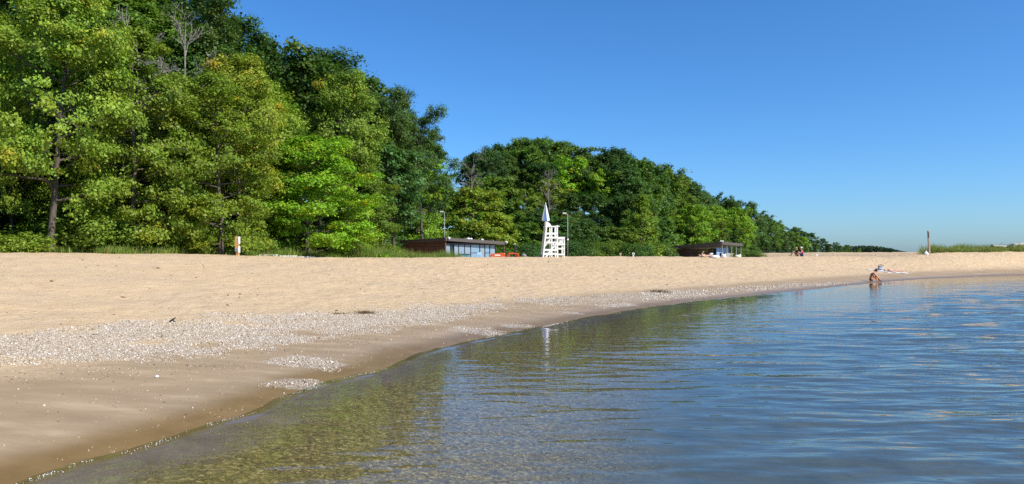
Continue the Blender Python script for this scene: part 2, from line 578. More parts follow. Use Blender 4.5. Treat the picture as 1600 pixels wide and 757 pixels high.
def leaf_material(name, trans=0.32):
    m, n, b = new_mat(name)
    L = n.links.new
    out = n.nodes['Material Output']
    oi = N(n, 'ShaderNodeObjectInfo')
    tint = N(n, 'ShaderNodeAttribute', attribute_name='tint').outputs['Fac']
    hue = N(n, 'ShaderNodeAttribute', attribute_name='hue').outputs['Fac']
    v = ramp(n, tint, [(0.0, (.55, .55, .55)), (0.5, (1, 1, 1)), (1.0, (1.5, 1.5, 1.45))]).outputs[0]
    base = mixc(n, 1.0, oi.outputs['Color'], v, 'MULTIPLY')
    warm = ramp(n, hue, [(0.0, (.82, 1.0, 1.15)), (0.6, (1, 1, 1)), (0.85, (1.15, 1.05, .85)), (1.0, (2.0, 1.05, .7))]).outputs[0]
    base = mixc(n, 1.0, base, warm, 'MULTIPLY')
    L(base, b.inputs['Base Color'])
    setin(b, Roughness=0.45, Specular_IOR_Level=0.22)
    tl = N(n, 'ShaderNodeBsdfTranslucent')
    L(mixc(n, 1.0, base, (1.25, 1.35, .5), 'MULTIPLY'), tl.inputs['Color'])
    mx = N(n, 'ShaderNodeMixShader'); mx.inputs[0].default_value = trans
    L(b.outputs[0], mx.inputs[1]); L(tl.outputs[0], mx.inputs[2])
    L(mx.outputs[0], out.inputs['Surface'])
    return m


def bark_material(name, col):
    m, n, b = new_mat(name)
    tc = N(n, 'ShaderNodeTexCoord')
    mp = N(n, 'ShaderNodeMapping'); mp.inputs['Scale'].default_value = (5, 5, 0.9)
    n.links.new(tc.outputs['Object'], mp.inputs[0])
    f = noise_n(n, 3.0, 6, 0.7, mp.outputs[0])
    r = ramp(n, f, [(0.3, tuple(c * .45 for c in col)), (0.55, col), (0.75, tuple(min(1, c * 1.7) for c in col))])
    n.links.new(r.outputs[0], b.inputs['Base Color'])
    setin(b, Roughness=0.9, Specular_IOR_Level=0.15)
    bp = N(n, 'ShaderNodeBump'); setin(bp, Strength=0.6, Distance=0.04)
    n.links.new(f, bp.inputs['Height']); n.links.new(bp.outputs[0], b.inputs['Normal'])
    return m


def pebble_material():
    m, n, b = new_mat('beach_pebble')
    t = N(n, 'ShaderNodeAttribute', attribute_name='tint').outputs['Fac']
    r = ramp(n, t, [(0.0, (.07, .052, .036)), (0.16, (.22, .155, .095)), (0.36, (.34, .265, .19)), (0.6, (.51, .44, .35)), (0.85, (.62, .555, .46)), (1.0, (.74, .69, .60))])
    n.links.new(r.outputs[0], b.inputs['Base Color'])
    setin(b, Roughness=0.6, Specular_IOR_Level=0.3)
    return m


def tint_material(name, stops, rough=0.7, trans=0.0):
    m, n, b = new_mat(name)
    t = N(n, 'ShaderNodeAttribute', attribute_name='tint').outputs['Fac']
    r = ramp(n, t, stops)
    n.links.new(r.outputs[0], b.inputs['Base Color'])
    setin(b, Roughness=rough, Specular_IOR_Level=0.25)
    if trans:
        tl = N(n, 'ShaderNodeBsdfTranslucent'); n.links.new(r.outputs[0], tl.inputs['Color'])
        mx = N(n, 'ShaderNodeMixShader'); mx.inputs[0].default_value = trans
        n.links.new(b.outputs[0], mx.inputs[1]); n.links.new(tl.outputs[0], mx.inputs[2])
        n.links.new(mx.outputs[0], n.nodes['Material Output'].inputs['Surface'])
    return m


M['ground'] = ground_material()
M['water'] = water_material()
M['leaf'] = leaf_material('tree_leaf')
M['bark'] = bark_material('grey_bark', (.115, .095, .075))
M['dead'] = bark_material('bleached_dead_wood', (.27, .24, .20))
M['pebble'] = pebble_material()


# ------------------------------------------------------------------ ground and water sheets
def in_poly(px, py, poly):
    inside = np.zeros(px.shape, bool)
    n = len(poly)
    for i in range(n):
        x0, y0 = poly[i]; x1, y1 = poly[(i + 1) % n]
        c = ((y0 > py) != (y1 > py)) & (px < (x1 - x0) * (py - y0) / (y1 - y0 + 1e-12) + x0)
        inside ^= c
    return inside


# the shell and pebble bank: outline read off the photograph, laid on the sand where those points meet the ground
BANK = [(-260, 560), (-120, 541), (0, 523), (100, 512), (200, 502), (300, 495), (400, 490), (500, 487), (600, 480), (700, 474), (800, 468), (900, 463), (1000, 458.5), (1100, 451.5), (1200, 446), (1300, 441),
        (1330, 443), (1250, 449), (1150, 457), (1060, 466), (980, 472), (900, 474), (820, 480), (760, 488), (715, 499), (655, 511), (560, 521), (480, 535), (400, 550), (330, 559),
        (240, 562), (140, 566), (60, 570), (0, 569), (-120, 582), (-260, 590)]
PATCHES = [[(405, 566), (430, 558), (470, 555), (510, 560), (548, 571), (520, 577), (460, 574)],
           [(408, 600), (440, 592), (480, 592), (522, 602), (500, 609), (450, 608)],
           [(696, 513), (740, 513), (800, 524), (770, 525), (730, 521)],
           [(776, 508), (800, 507), (832, 512), (800, 513)],
           [(870, 487), (890, 487), (922, 492), (900, 492)],
           [(930, 476), (985, 474), (1000, 478), (960, 481)]]



def fan(r_rows, ang_cols):
    r, a = np.meshgrid(r_rows, ang_cols, indexing='ij')
    x = r * np.sin(a); y = r * np.cos(a)
    nr, na = r.shape
    i = np.arange(nr - 1)[:, None] * na + np.arange(na - 1)[None, :]
    f = np.stack([i, i + 1, i + na + 1, i + na], -1).reshape(-1, 4)
    return x.ravel(), y.ravel(), f


rows = np.concatenate([[0.02, 0.8, 1.6, 2.4, 3.2], np.geomspace(4.0, 130, 400), np.geomspace(134, 4200, 50)])
front = np.radians(np.linspace(-41, 41, 400))
ang = np.concatenate([np.radians(np.linspace(-180, -43, 40)), front, np.radians(np.linspace(43, 180, 40))])
gx, gy, gf = fan(rows, ang)
gzv = height(gx, gy)
gs, gt = shore_s(gx, gy), edge_t(gx, gy)
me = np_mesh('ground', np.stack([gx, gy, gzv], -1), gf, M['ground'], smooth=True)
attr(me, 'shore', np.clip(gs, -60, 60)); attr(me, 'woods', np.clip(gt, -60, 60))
gpx, gpy = project(gx, np.maximum(gy, 1.0), gzv)
gjx = gpx + 26 * vnoise(gx * 1.3, gy * 1.3, 81)
gjy = gpy + 16 * vnoise(gx * 1.6, gy * 1.6, 82) * 10 / np.maximum(gy, 8) + 7 * vnoise(gx * 6, gy * 6, 86)
thin = vnoise(gx * .5, gy * .9, 83) + 0.5 * vnoise(gx * 2.2, gy * 2.2, 84)
attr(me, 'gravel', ((gy > 5) & in_poly(gjx, gjy, BANK) & in_poly(gjx, gjy + 7, BANK) & in_poly(gjx, gjy - 7, BANK) & (thin < .2)).astype(float) + 0.9 * np.any([in_poly(gpx, gpy, pl) for pl in PATCHES], axis=0))
attr(me, 'trod', 0.25 + 0.75 * sstep(gx + gy * 0.3, -9, 10))
ground_o = link('ground', me)
tag(ground_o, 'tan sand beach rising from the lake to the wooded slope', 'beach', kind='structure')

# water: real small waves, calmer towards the waterline
wr = np.concatenate([[0.02, 0.8, 1.6, 2.4, 3.2], np.geomspace(4.0, 140, 620), np.geomspace(144, 4200, 50)])
wa = np.concatenate([np.radians(np.linspace(-180, -44, 30)), np.radians(np.linspace(-40, 41, 330)), np.radians(np.linspace(44, 180, 30))])
wx, wy, wf = fan(wr, wa)
ws = shore_s(wx, wy)
wz = np.zeros_like(wx)
rr = np.hypot(wx, wy)
cell = rr * math.log(140 / 4.0) / 620 * 1.2 + 0.01
wrng = np.random.default_rng(21)
NW = 64
for i in range(NW):
    lam = 0.20 * (2.4 / 0.20) ** (i / (NW - 1))
    th = math.radians(96) + wrng.normal(0, 0.42)
    sl = 0.0150 * (1.0 if lam > 0.4 else 0.8)
    k = 2 * math.pi / lam
    fade = sstep(lam / cell, 3.0, 6.0)
    grp = 0.55 + 1.5 * np.clip(vnoise(wx / (3 * lam + .8) + i * 7.3, wy / (2 * lam + .5) - i * 3.1, 40 + i) + 0.25, 0, 1)
    shelter = 1.0 if lam < .55 else 0.06 + 0.94 * sstep(-ws, 1.5, 4.5 + 3 * lam)
    wz += shelter * fade * grp * (sl / k) * np.sin(k * (wx * math.cos(th) + wy * math.sin(th)) + wrng.uniform(0, 6.28))
wz *= 0.10 + 0.45 * sstep(-ws, 0.1, 4) + 0.8 * sstep(-ws, 3, 12)
keep = (ws < 0.6) | (rr > 120)
fk = keep[wf].all(axis=1)
wz = wz + 0.004
lip = 0.018 * np.exp(-((ws + 0.10) / 0.09) ** 2) * (0.6 + vnoise(wx * 2.2, wy * 2.2, 71))
me = np_mesh('lake', np.stack([wx, wy, wz + np.maximum(lip, 0)], -1), wf[fk], M['water'], smooth=True)
attr(me, 'shore', np.clip(ws, -60, 60))
lake = link('lake', me)
tag(lake, 'clear rippled blue lake water in the foreground', 'lake', kind='structure')


# ------------------------------------------------------------------ pebbles, foam: uncountable, one object each
_t = (1 + 5 ** .5) / 2
ICO_V = np.array([(-1, _t, 0), (1, _t, 0), (-1, -_t, 0), (1, -_t, 0), (0, -1, _t), (0, 1, _t), (0, -1, -_t), (0, 1, -_t), (_t, 0, -1), (_t, 0, 1), (-_t, 0, -1), (-_t, 0, 1)]) / math.hypot(1, _t)
ICO_F = np.array([(0, 11, 5), (0, 5, 1), (0, 1, 7), (0, 7, 10), (0, 10, 11), (1, 5, 9), (5, 11, 4), (11, 10, 2), (10, 7, 6), (7, 1, 8), (3, 9, 4), (3, 4, 2), (3, 2, 6), (3, 6, 8), (3, 8, 9), (4, 9, 5), (2, 4, 11), (6, 2, 10), (8, 6, 7), (9, 8, 1)])
OCT_V = np.array([(1, 0, 0), (-1, 0, 0), (0, 1, 0), (0, -1, 0), (0, 0, 1), (0, 0, -1)], float)
OCT_F = np.array([(0, 2, 4), (2, 1, 4), (1, 3, 4), (3, 0, 4), (2, 0, 5), (1, 2, 5), (3, 1, 5), (0, 3, 5)])


def scatter_stones(name, x, y, z, size, tint, mat, base='ico', flat=(0.45, 0.75), lift=0.25):
    BV, BF = (ICO_V, ICO_F) if base == 'ico' else (OCT_V, OCT_F)
    n = len(x); nv = len(BV)
    a = rng.uniform(0, 6.283, n)
    sx = size * rng.uniform(0.8, 1.25, n); sy = size * rng.uniform(0.6, 1.0, n); sz = size * rng.uniform(*flat, n)
    V = np.repeat(BV[None], n, 0) * (1 + rng.uniform(-0.16, 0.16, (n, nv, 1)))
    V = V * np.stack([sx, sy, sz], -1)[:, None, :]
    c, s_ = np.cos(a)[:, None], np.sin(a)[:, None]
    X = V[..., 0] * c - V[..., 1] * s_; Y = V[..., 0] * s_ + V[..., 1] * c
    tx, ty = rng.normal(0, .22, n)[:, None], rng.normal(0, .22, n)[:, None]
    Z = V[..., 2] + X * tx + Y * ty
    P = np.stack([X + x[:, None], Y + y[:, None], Z + (z + sz * lift)[:, None]], -1).reshape(-1, 3)
    Fc = (BF[None] + (np.arange(n) * nv)[:, None, None]).reshape(-1, 3)
    me = np_mesh(name, P, Fc, mat, smooth=True)
    attr(me, 'tint', np.repeat(tint, len(BF)), 'FACE')
    return link(name, me)


def pebble_points(n, xr, yr):
    x = rng.uniform(*xr, n); y = rng.uniform(*yr, n)
    s = shore_s(x, y)
    k = (s > 0.02) & (s < 12)
    x, y, s = x[k], y[k], s[k]
    z = height(x, y)
    px, py = project(x, y, z)
    k = px > -60
    return x[k], y[k], z[k], s[k], px[k], py[k]


x, y, z, s, px, py = pebble_points(900000, (-16, 8), (6, 34))
jx = px + 26 * vnoise(x * 1.3, y * 1.3, 81) ; jy = py + 16 * vnoise(x * 1.6, y * 1.6, 82) * 10 / np.maximum(y, 8) + 7 * vnoise(x * 6, y * 6, 86)
b_in = in_poly(jx, jy, BANK)
thin = vnoise(x * .5, y * .9, 83) + 0.5 * vnoise(x * 2.2, y * 2.2, 84)
dens = np.where(b_in, np.where(thin > 0.34, 0.2, 0.85), 0.0)
for pl in PATCHES:
    dens = np.maximum(dens, 0.9 * in_poly(jx, jy, pl))
near_b = in_poly(px, py - 26 * 10 / np.maximum(y, 8), BANK) & ~b_in
dens = np.maximum(dens, np.where(near_b, 0.09 + 0.42 * np.clip(vnoise(x * 1.1, y * 2.4, 85), 0, 1), 0))
dens = np.maximum(dens, np.where((s < 5) & (y < 18), 0.022 + 0.10 * np.clip(vnoise(x * .8, y * 1.6, 87) - .1, 0, 1), 0))
k = rng.uniform(0, 1, len(x)) < dens
x, y, z, b_in, near_b = x[k], y[k], z[k], (b_in[k] | False), near_b[k]
n = len(x)
size = np.clip(rng.lognormal(math.log(0.0088), 0.42, n), 0.004, 0.030)
tint = np.where(rng.uniform(0, 1, n) < 0.66, rng.uniform(.42, 1, n), rng.uniform(0.05, .55, n))
tint = np.where(dens[k] < 0.3, rng.uniform(0, 1, n) ** 1.8, tint)
size = np.where(dens[k] < 0.3, size * 0.75, size)
o = scatter_stones('pebbles', x, y, z, size, tint, M['pebble'], 'oct' if n > 70000 else 'ico')
tag(o, 'pale bank of small white and tan pebbles along the beach', 'pebbles', kind='stuff')
print('pebbles', n)
x, y, z, s, px, py = pebble_points(260000, (2, 50), (26, 72))
jy = py + 3 * vnoise(x * .7, y * .7, 91)
k = in_poly(px, jy, BANK) & (rng.uniform(0, 1, len(x)) < 0.5) & (px > 1000)
x, y, z = x[k], y[k], z[k]
n = len(x)
o = scatter_stones('gravel', x, y, z, rng.uniform(.02, .045, n), rng.uniform(.3, 1, n), M['pebble'], 'oct')
tag(o, 'thin pale gravel strip at the far curve of the shore', 'gravel', kind='stuff')
# pebbles on the bed under the clear water at the near edge
x = rng.uniform(-4, 7, 150000); y = rng.uniform(4.5, 17, 150000)
s = shore_s(x, y)
k = (x < .6 + .25 * (y - 5)) & (s < -0.25 + .5 * vnoise(x * 1.5, y * 1.5, 94)) & (s > -6.0) & (rng.uniform(0, 1, len(x)) < 0.34 * (1 - sstep(-s, 1.2, 5.5)) * (.6 + .8 * (vnoise(x * .8, y * .8, 93) + .5)))
x, y = x[k], y[k]
M['bed_pebble'] = tint_material('bed_pebble', [(0, (.10, .066, .018)), (.6, (.22, .15, .04)), (.93, (.32, .225, .07)), (1, (.48, .38, .18))], 0.5)
o = scatter_stones('lake_bed_pebbles', x, y, height(x, y), rng.uniform(.006, .017, len(x)), rng.uniform(0, 1, len(x)), M['bed_pebble'], 'oct', (.2, .4))
tag(o, 'gold and dark pebbles on the lake bed seen through shallow water', 'pebbles', kind='stuff')
# broken line of bubbles where the ripple runs out on the sand
pts = []
SH = np.array(SHORE)
for (x0, y0), (x1, y1) in zip(SH[:-1], SH[1:]):
    if not (3.5 < (y0 + y1) / 2 < 13.5): continue
    nn = int(330 * math.hypot(x1 - x0, y1 - y0))
    tt = rng.uniform(0, 1, nn)
    q = np.stack([x0 + (x1 - x0) * tt, y0 + (y1 - y0) * tt], -1)
    ln = math.hypot(x1 - x0, y1 - y0)
    q -= np.array([[-(y1 - y0) / ln, (x1 - x0) / ln]]) * shore_s(q[:, 0], q[:, 1])[:, None]
    pts.append(q)
pts = np.concatenate(pts)
cl = vnoise(pts[:, 1] * 2.1, pts[:, 0] * 2.1, 95) + 0.7 * vnoise(pts[:, 1] * 7, pts[:, 0] * 7, 96)
pts = pts[(cl > -.05) & (pts[:, 1] < 11) & (rng.uniform(0, 1, len(pts)) < .26)]
off = 0.05 * vnoise(pts[:, 0] * 3, pts[:, 1] * 3, 97) + np.abs(rng.normal(0, 0.05, len(pts)))
pts[:, 0] += off
M['foam'] = plain('water_foam', (.80, .80, .82), 0.25, 0.05)
o = scatter_stones('foam', pts[:, 0], pts[:, 1], np.full(len(pts), 0.012), rng.uniform(.002, .0055, len(pts)), rng.uniform(0, 1, len(pts)), M['foam'], 'ico', (0.5, 0.8))
tag(o, 'broken thin line of white foam bubbles at the waterline', 'foam', kind='stuff')

# bits of bark, leaf and twig strewn over the dry sand
x = rng.uniform(-34, 46, 90000); y = rng.uniform(9, 74, 90000)
s = shore_s(x, y); t = edge_t(x, y)
k = (s > 4.5) & (s < 30) & (t < -1.0) & (rng.uniform(0, 1, len(x)) < 0.05 + .34 * np.clip(vnoise(x * .35, y * .35, 88) + .6 * vnoise(x * 1.4, y * 1.4, 89) - .12, 0, 1))
x, y = x[k], y[k]; n = len(x)
M['litter'] = tint_material('leaf_and_twig_litter', [(0, (.05, .03, .015)), (.6, (.16, .10, .05)), (1, (.30, .20, .11))], .9)
o = scatter_stones('leaf_litter', x, y, height(x, y), rng.lognormal(math.log(.022), .5, n), rng.uniform(0, 1, n), M['litter'], 'oct', (.15, .4), .5)
tag(o, 'dark specks of leaf and twig litter strewn over the dry sand', 'litter', kind='stuff')


# ------------------------------------------------------------------ trees: each variant is a trunk mesh and a crown mesh, shared by the trees of its kind
def tube_np(pts, rad, n=6):
    pts = np.asarray(pts, float); m = len(pts)
    d = np.gradient(pts, axis=0); d /= np.linalg.norm(d, axis=1, keepdims=True) + 1e-9
    u = np.where(np.abs(d[:, 2:3]) < 0.9, np.array([[0, 0, 1.0]]), np.array([[1.0, 0, 0]]))
    s = np.cross(d, u); s /= np.linalg.norm(s, axis=1, keepdims=True) + 1e-9
    t = np.cross(s, d)
    a = np.arange(n) * 2 * math.pi / n
    V = pts[:, None] + (s[:, None] * np.cos(a)[None, :, None] + t[:, None] * np.sin(a)[None, :, None]) * np.asarray(rad)[:, None, None]
    i = np.arange(m - 1)[:, None] * n + np.arange(n)[None]
    j = np.arange(m - 1)[:, None] * n + (np.arange(n)[None] + 1) % n
    F = np.stack([i, j, j + n, i + n], -1).reshape(-1, 4)
    return V.reshape(-1, 3), F


def bez(p0, d0, L, bend, n, r):
    """a limb that starts along d0 and bends by the vector bend, with kinks"""
    t = np.linspace(0, 1, n)[:, None]
    p = p0 + d0 * L * t + bend * L * t * t
    p[1:] += r.normal(0, 0.028 * L, (n - 1, 3)) * t[1:]
    return p


def make_tree(seed, H=10.0, R=3.2, base=0.18, shape='round', tiers=0.55, n_limb=26, leaf=0.15, n_leaf=26000, clump=0.62, up=0.55, bare=False, warm=0.0, lean=0.0, trunk_r=0.017, drop=0.0):
    r = np.random.default_rng(seed)
    V, F, nv = [], [], 0
    def put(p, rad, n=6):
        nonlocal nv
        v, f = tube_np(p, rad, n)
        V.append(v); F.append(f + nv); nv += len(v)
    m = 12
    tt = np.linspace(0, 1, m)
    tr = np.stack([lean * H * tt + np.cumsum(r.normal(0, .012 * H, m)) * tt, np.cumsum(r.normal(0, .012 * H, m)) * tt, tt * H * (0.9 if not bare else .97)], -1)
    tr[0] = (0, 0, -0.35)
    rad = H * trunk_r * np.clip(1.06 - tt, .08, 1) ** 0.85
    rad[0] *= 1.5
    put(tr, rad, 8)
    clumps = []
    def trunk_at(h):
        return np.array([np.interp(h, tr[:, 2], tr[:, k]) for k in range(3)])
    for i in range(n_limb):
        f = (i + r.uniform(0, .8)) / n_limb
        h = H * (base + (0.90 - base) * f)
        if shape == 'round': w = math.sin(math.pi * min(1, 0.22 + 0.74 * f)) ** 0.75
        elif shape == 'cone': w = (1.02 - f) ** 0.72
        elif shape == 'umbrella': w = 0.35 + 0.8 * f if f < .8 else 1.0 - (f - .8) * 1.6
        else: w = 0.75 + 0.5 * r.uniform(-1, 1) * (1 - abs(f - .5))
        L = R * w * r.uniform(.72, 1.14)
        az = i * 2.39996 + r.normal(0, .35)
        el = up * (0.35 + 0.9 * f) + r.normal(0, .12)
        d = np.array([math.cos(az) * math.cos(el), math.sin(az) * math.cos(el), math.sin(el)])
        p0 = trunk_at(h - 0.12 * L)
        lb = bez(p0, d, L, np.array([0, 0, r.uniform(-.18, .22) - drop]), 6, r)
        lr = max(.02, H * trunk_r * 0.40 * (1 - .55 * f)) * np.linspace(1, .25, 6)
        put(lb, lr, 5)
        ns = int(4 + 4 * w)
        for j in range(ns):
            q = 0.35 + 0.65 * (j + r.uniform(0, .6)) / ns
            pt = np.array([np.interp(q, np.linspace(0, 1, 6), lb[:, k]) for k in range(3)])
            a2 = az + (1 if j % 2 else -1) * r.uniform(.4, 1.2)
            e2 = el * .5 + r.normal(.1, .35)
            d2 = np.array([math.cos(a2) * math.cos(e2), math.sin(a2) * math.cos(e2), math.sin(e2)])
            l2 = L * r.uniform(.28, .5) * (1.15 - .5 * q)
            tw = bez(pt, d2, l2, np.array([0, 0, r.uniform(-.2, .25)]), 4, r)
            put(tw, H * .0022 * np.linspace(1, .35, 4) * (.8 if bare else 1), 3 if not bare else 4)
            if bare:
                for q3 in range(3):
                    a3 = a2 + r.normal(0, .8); e3 = e2 + r.normal(.2, .4)
                    d3 = np.array([math.cos(a3) * math.cos(e3), math.sin(a3) * math.cos(e3), math.sin(e3)])
                    put(bez(tw[r.integers(1, 4)], d3, l2 * .7, np.zeros(3), 3, r), H * .0016 * np.linspace(1, .4, 3), 3)
            clumps.append((tw[-1], 1.0)); clumps.append((tw[2], .8))
        clumps.append((lb[-1], 1.05)); clumps.append((lb[4], .8))
    for q in range(5): clumps.append((trunk_at(H * (.84 + .03 * q)) + r.normal(0, .03 * H, 3) * np.array([1, 1, .4]), 0.85))
    trunk = np_mesh('trunk', np.concatenate(V), np.concatenate(F), M['dead'] if bare else M['bark'], smooth=True)
    if bare: return trunk, None
    C = np.array([c for c, _ in clumps]); W = np.array([w for _, w in clumps])
    k = r.uniform(0, 1, len(C)) < 0.93
    C, W = C[k], W[k]
    W *= r.uniform(.5, 1.45, len(C))
    idx = r.choice(len(C), n_leaf, p=W ** 2 / (W ** 2).sum())
    cr = clump * H / 10.0 * W[idx]
    dirv = r.normal(0, 1, (n_leaf, 3)); dirv /= np.linalg.norm(dirv, axis=1, keepdims=True)
    rad = r.uniform(0, 1, n_leaf) ** 0.5
    rad = np.where(r.uniform(0, 1, n_leaf) < .18, rad * 1.65, rad)
    flat = (tiers * r.uniform(.65, 1.5, len(C)))[idx]
    off = dirv * rad[:, None] * cr[:, None]
    off[:, 2] *= flat
    off[:, 2] -= 0.25 * cr * (off[:, 0] ** 2 + off[:, 1] ** 2) / (cr ** 2) * .6
    P = C[idx] + off
    # leaf faces: outward-and-up, scattered; a folded rhombus each
    ctr = np.array([0, 0, H * (base + 1) / 2])
    outw = P - ctr; outw /= np.linalg.norm(outw, axis=1, keepdims=True) + 1e-9
    nrm = 0.55 * outw + 0.45 * dirv + np.array([0, 0, .75]) + r.normal(0, .55, (n_leaf, 3))
    nrm /= np.linalg.norm(nrm, axis=1, keepdims=True)
    ax = np.cross(nrm, r.normal(0, 1, (n_leaf, 3))); ax /= np.linalg.norm(ax, axis=1, keepdims=True) + 1e-9
    bx_ = np.cross(nrm, ax)
    l = (leaf * np.clip(r.lognormal(-.06, .32, n_leaf), .45, 1.9))[:, None]
    vs = np.stack([P - ax * l * .5, P + bx_ * l * .36 - nrm * l * .08, P + ax * l * .55 - nrm * l * .10, P - bx_ * l * .36 - nrm * l * .08], 1).reshape(-1, 3)
    fs = np.arange(n_leaf * 4).reshape(-1, 4)
    crown = np_mesh('crown', vs, fs, M['leaf'])
    ct = r.uniform(.25, .75, len(C))
    attr(crown, 'tint', np.clip(ct[idx] * .7 + r.uniform(0, .35, n_leaf), 0, 1), 'FACE')
    ch = np.clip(r.beta(2, 3, len(C)) + (r.uniform(0, 1, len(C)) < warm) * .5, 0, .98)
    attr(crown, 'hue', np.clip(ch[idx] + r.normal(0, .1, n_leaf), 0, 1), 'FACE')
    crown['h'] = float(P[:, 2].max())
    crown['w'] = float(np.percentile(np.hypot(P[:, 0], P[:, 1]), 97))
    return trunk, crown


T = {}
# near kinds (leaf-sized faces), local height about 10 m before scaling
T['linden'] = make_tree(11, 15, 4.6, .20, 'round', .60, 42, .155, 66000, .42, .5, lean=.05, trunk_r=.014)
T['beech'] = make_tree(12, 14, 4.0, .05, 'round', .50, 50, .145, 64000, .42, .22, trunk_r=.012, drop=.1)
T['maple'] = make_tree(13, 11, 4.0, .05, 'round', .52, 42, .15, 58000, .50, .6, warm=.05)
T['ash'] = make_tree(14, 15, 4.0, .28, 'round', .50, 34, .16, 44000, .44, .6, warm=.04, trunk_r=.012)
T['oak'] = make_tree(15, 16, 4.8, .34, 'open', .55, 32, .18, 42000, .44, .55, trunk_r=.016)
T['understory'] = make_tree(16, 7, 2.8, .04, 'open', .42, 30, .17, 26000, .75, .4, trunk_r=.010)
T['tall_oak'] = make_tree(17, 18, 4.6, .42, 'umbrella', .55, 26, .20, 36000, .50, .6, trunk_r=.014)
# far kinds (leaf sprays)
T['far_oak'] = make_tree(21, 15, 4.8, .30, 'round', .60, 30, .30, 17000, .48, .6, trunk_r=.014)
T['far_open'] = make_tree(22, 16, 4.6, .40, 'umbrella', .55, 24, .34, 12000, .52, .6, trunk_r=.014)
T['far_maple'] = make_tree(23, 12, 4.6, .12, 'round', .60, 32, .28, 17000, .52, .6, warm=.03)
T['far_linden'] = make_tree(24, 12, 3.8, .06, 'cone', .50, 36, .28, 16000, .56, .35)
T['far_mixed'] = make_tree(25, 14, 5.0, .22, 'open', .60, 30, .32, 15000, .50, .55, warm=.03)
DEAD = [make_tree(31, 14, 3.0, .45, 'open', n_limb=14, up=.9, bare=True, trunk_r=.009)[0], make_tree(32, 12, 2.6, .35, 'open', n_limb=12, up=1.0, bare=True, lean=.06, trunk_r=.010)[0]]


def shrub_mesh(seed, n_leaf=5200, leaf=.13, tall=1.0):
    r = np.random.default_rng(seed)
    V, F, nv, C = [], [], 0, []
    for i in range(15):
        az = r.uniform(0, 6.283); L = r.uniform(.55, 1.15) * tall; el = r.uniform(.5, 1.4)
        d = np.array([math.cos(az) * math.cos(el), math.sin(az) * math.cos(el), math.sin(el)])
        p = bez(np.array([.12 * math.cos(az), .12 * math.sin(az), -.1]), d, L, np.array([0, 0, -.15]), 5, r)
        v, f = tube_np(p, np.linspace(.018, .005, 5), 4)
        V.append(v); F.append(f + nv); nv += len(v)
        C += [p[-1], p[3], p[2]]
    stems = np_mesh('stems', np.concatenate(V), np.concatenate(F), M['bark'], smooth=True)
    C = np.array(C)
    idx = r.integers(0, len(C), n_leaf)
    dv = r.normal(0, 1, (n_leaf, 3)); dv /= np.linalg.norm(dv, axis=1, keepdims=True)
    P = C[idx] + dv * (r.uniform(0, 1, n_leaf) ** .5)[:, None] * .34 * np.array([1, 1, .8])
    P[:, 2] = np.abs(P[:, 2])
    nrm = dv * .7 + np.array([0, 0, .7]) + r.normal(0, .5, (n_leaf, 3)); nrm /= np.linalg.norm(nrm, axis=1, keepdims=True)
    ax = np.cross(nrm, r.normal(0, 1, (n_leaf, 3))); ax /= np.linalg.norm(ax, axis=1, keepdims=True)
    b_ = np.cross(nrm, ax); l = (leaf * r.uniform(.6, 1.3, n_leaf))[:, None]
    vs = np.stack([P - ax * l * .5, P + b_ * l * .3, P + ax * l * .55, P - b_ * l * .3], 1).reshape(-1, 3)
    me = np_mesh('foliage', vs, np.arange(n_leaf * 4).reshape(-1, 4), M['leaf'])
    attr(me, 'tint', r.uniform(.2, .9, n_leaf), 'FACE'); attr(me, 'hue', r.beta(2, 3, n_leaf), 'FACE')
    return stems, me


SHRUBS = [shrub_mesh(41), shrub_mesh(42, tall=1.3), shrub_mesh(43, leaf=.10, n_leaf=6500), shrub_mesh(44, leaf=.062, n_leaf=13000), shrub_mesh(45, leaf=.058, n_leaf=13000, tall=1.2)]

GREEN = {   # leaf base colours (linear)
    'olive': (0.215, 0.285, 0.031), 'yellow': (0.28, 0.35, 0.036), 'bright': (0.235, 0.37, 0.025), 'mid': (0.142, 0.225, 0.027), 'dark': (0.076, 0.135, 0.023), 'deep': (0.056, 0.106, 0.021), 'ochre': (0.33, 0.355, 0.034), 'blue': (0.078, 0.15, 0.035)}


def jitter(c, a=.14):
    f = 1 + random.uniform(-a, a)
    return (c[0] * f * (1 + random.uniform(-a, a) * .7), c[1] * f, c[2] * f * (1 + random.uniform(-a, a)), 1)


tree_list = []


def tree(kind, px, d, top, col, label, group=None, name='tree', wscale=1.0, rz=None, wpx=None):
    """a tree standing on the ground at column px and distance d; its top reaches row top of the photograph"""
    tr, cr = T[kind]
    x, y, z = ground(px, d)
    hgt = zat(top, d) - z
    s = hgt / cr['h']
    sw = s * wscale if wpx is None else (wpx / FPX * d / 2) / cr['w']
    sw = min(max(sw, s * .6), s * 1.55)
    root = empty(name, (x, y, z), random.uniform(0, 6.283) if rz is None else rz)
    root.scale = (sw, sw, s)
    tag(root, label, 'tree', group)
    link('trunk', tr, root)
    c = link('crown', cr, root)
    c.color = jitter(GREEN[col])
    tree_list.append((px, d, hgt, sw / s))
    return root


def dead_tree(i, px, d, top, label):
    x, y, z = ground(px, d)
    hgt = zat(top, d) - z
    me = DEAD[i]
    s = hgt / max(v.co.z for v in me.vertices)
    root = empty('dead_tree', (x, y, z), random.uniform(0, 6.28))
    root.scale = (s, s, s)
    tag(root, label, 'tree')
    link('trunk', me, root)


def shrub(i, px, d, hgt, col, label, group, wide=1.3):
    st, fo = SHRUBS[i]
    x, y, z = ground(px, d)
    s = hgt / 1.35
    root = empty('shrub', (x, y, z - .03), random.uniform(0, 6.283))
    root.scale = (s * wide, s * wide, s)
    tag(root, label, 'shrub', group)
    link('stems', st, root)
    f = link('foliage', fo, root)
    f.color = jitter(GREEN[col])
    return root


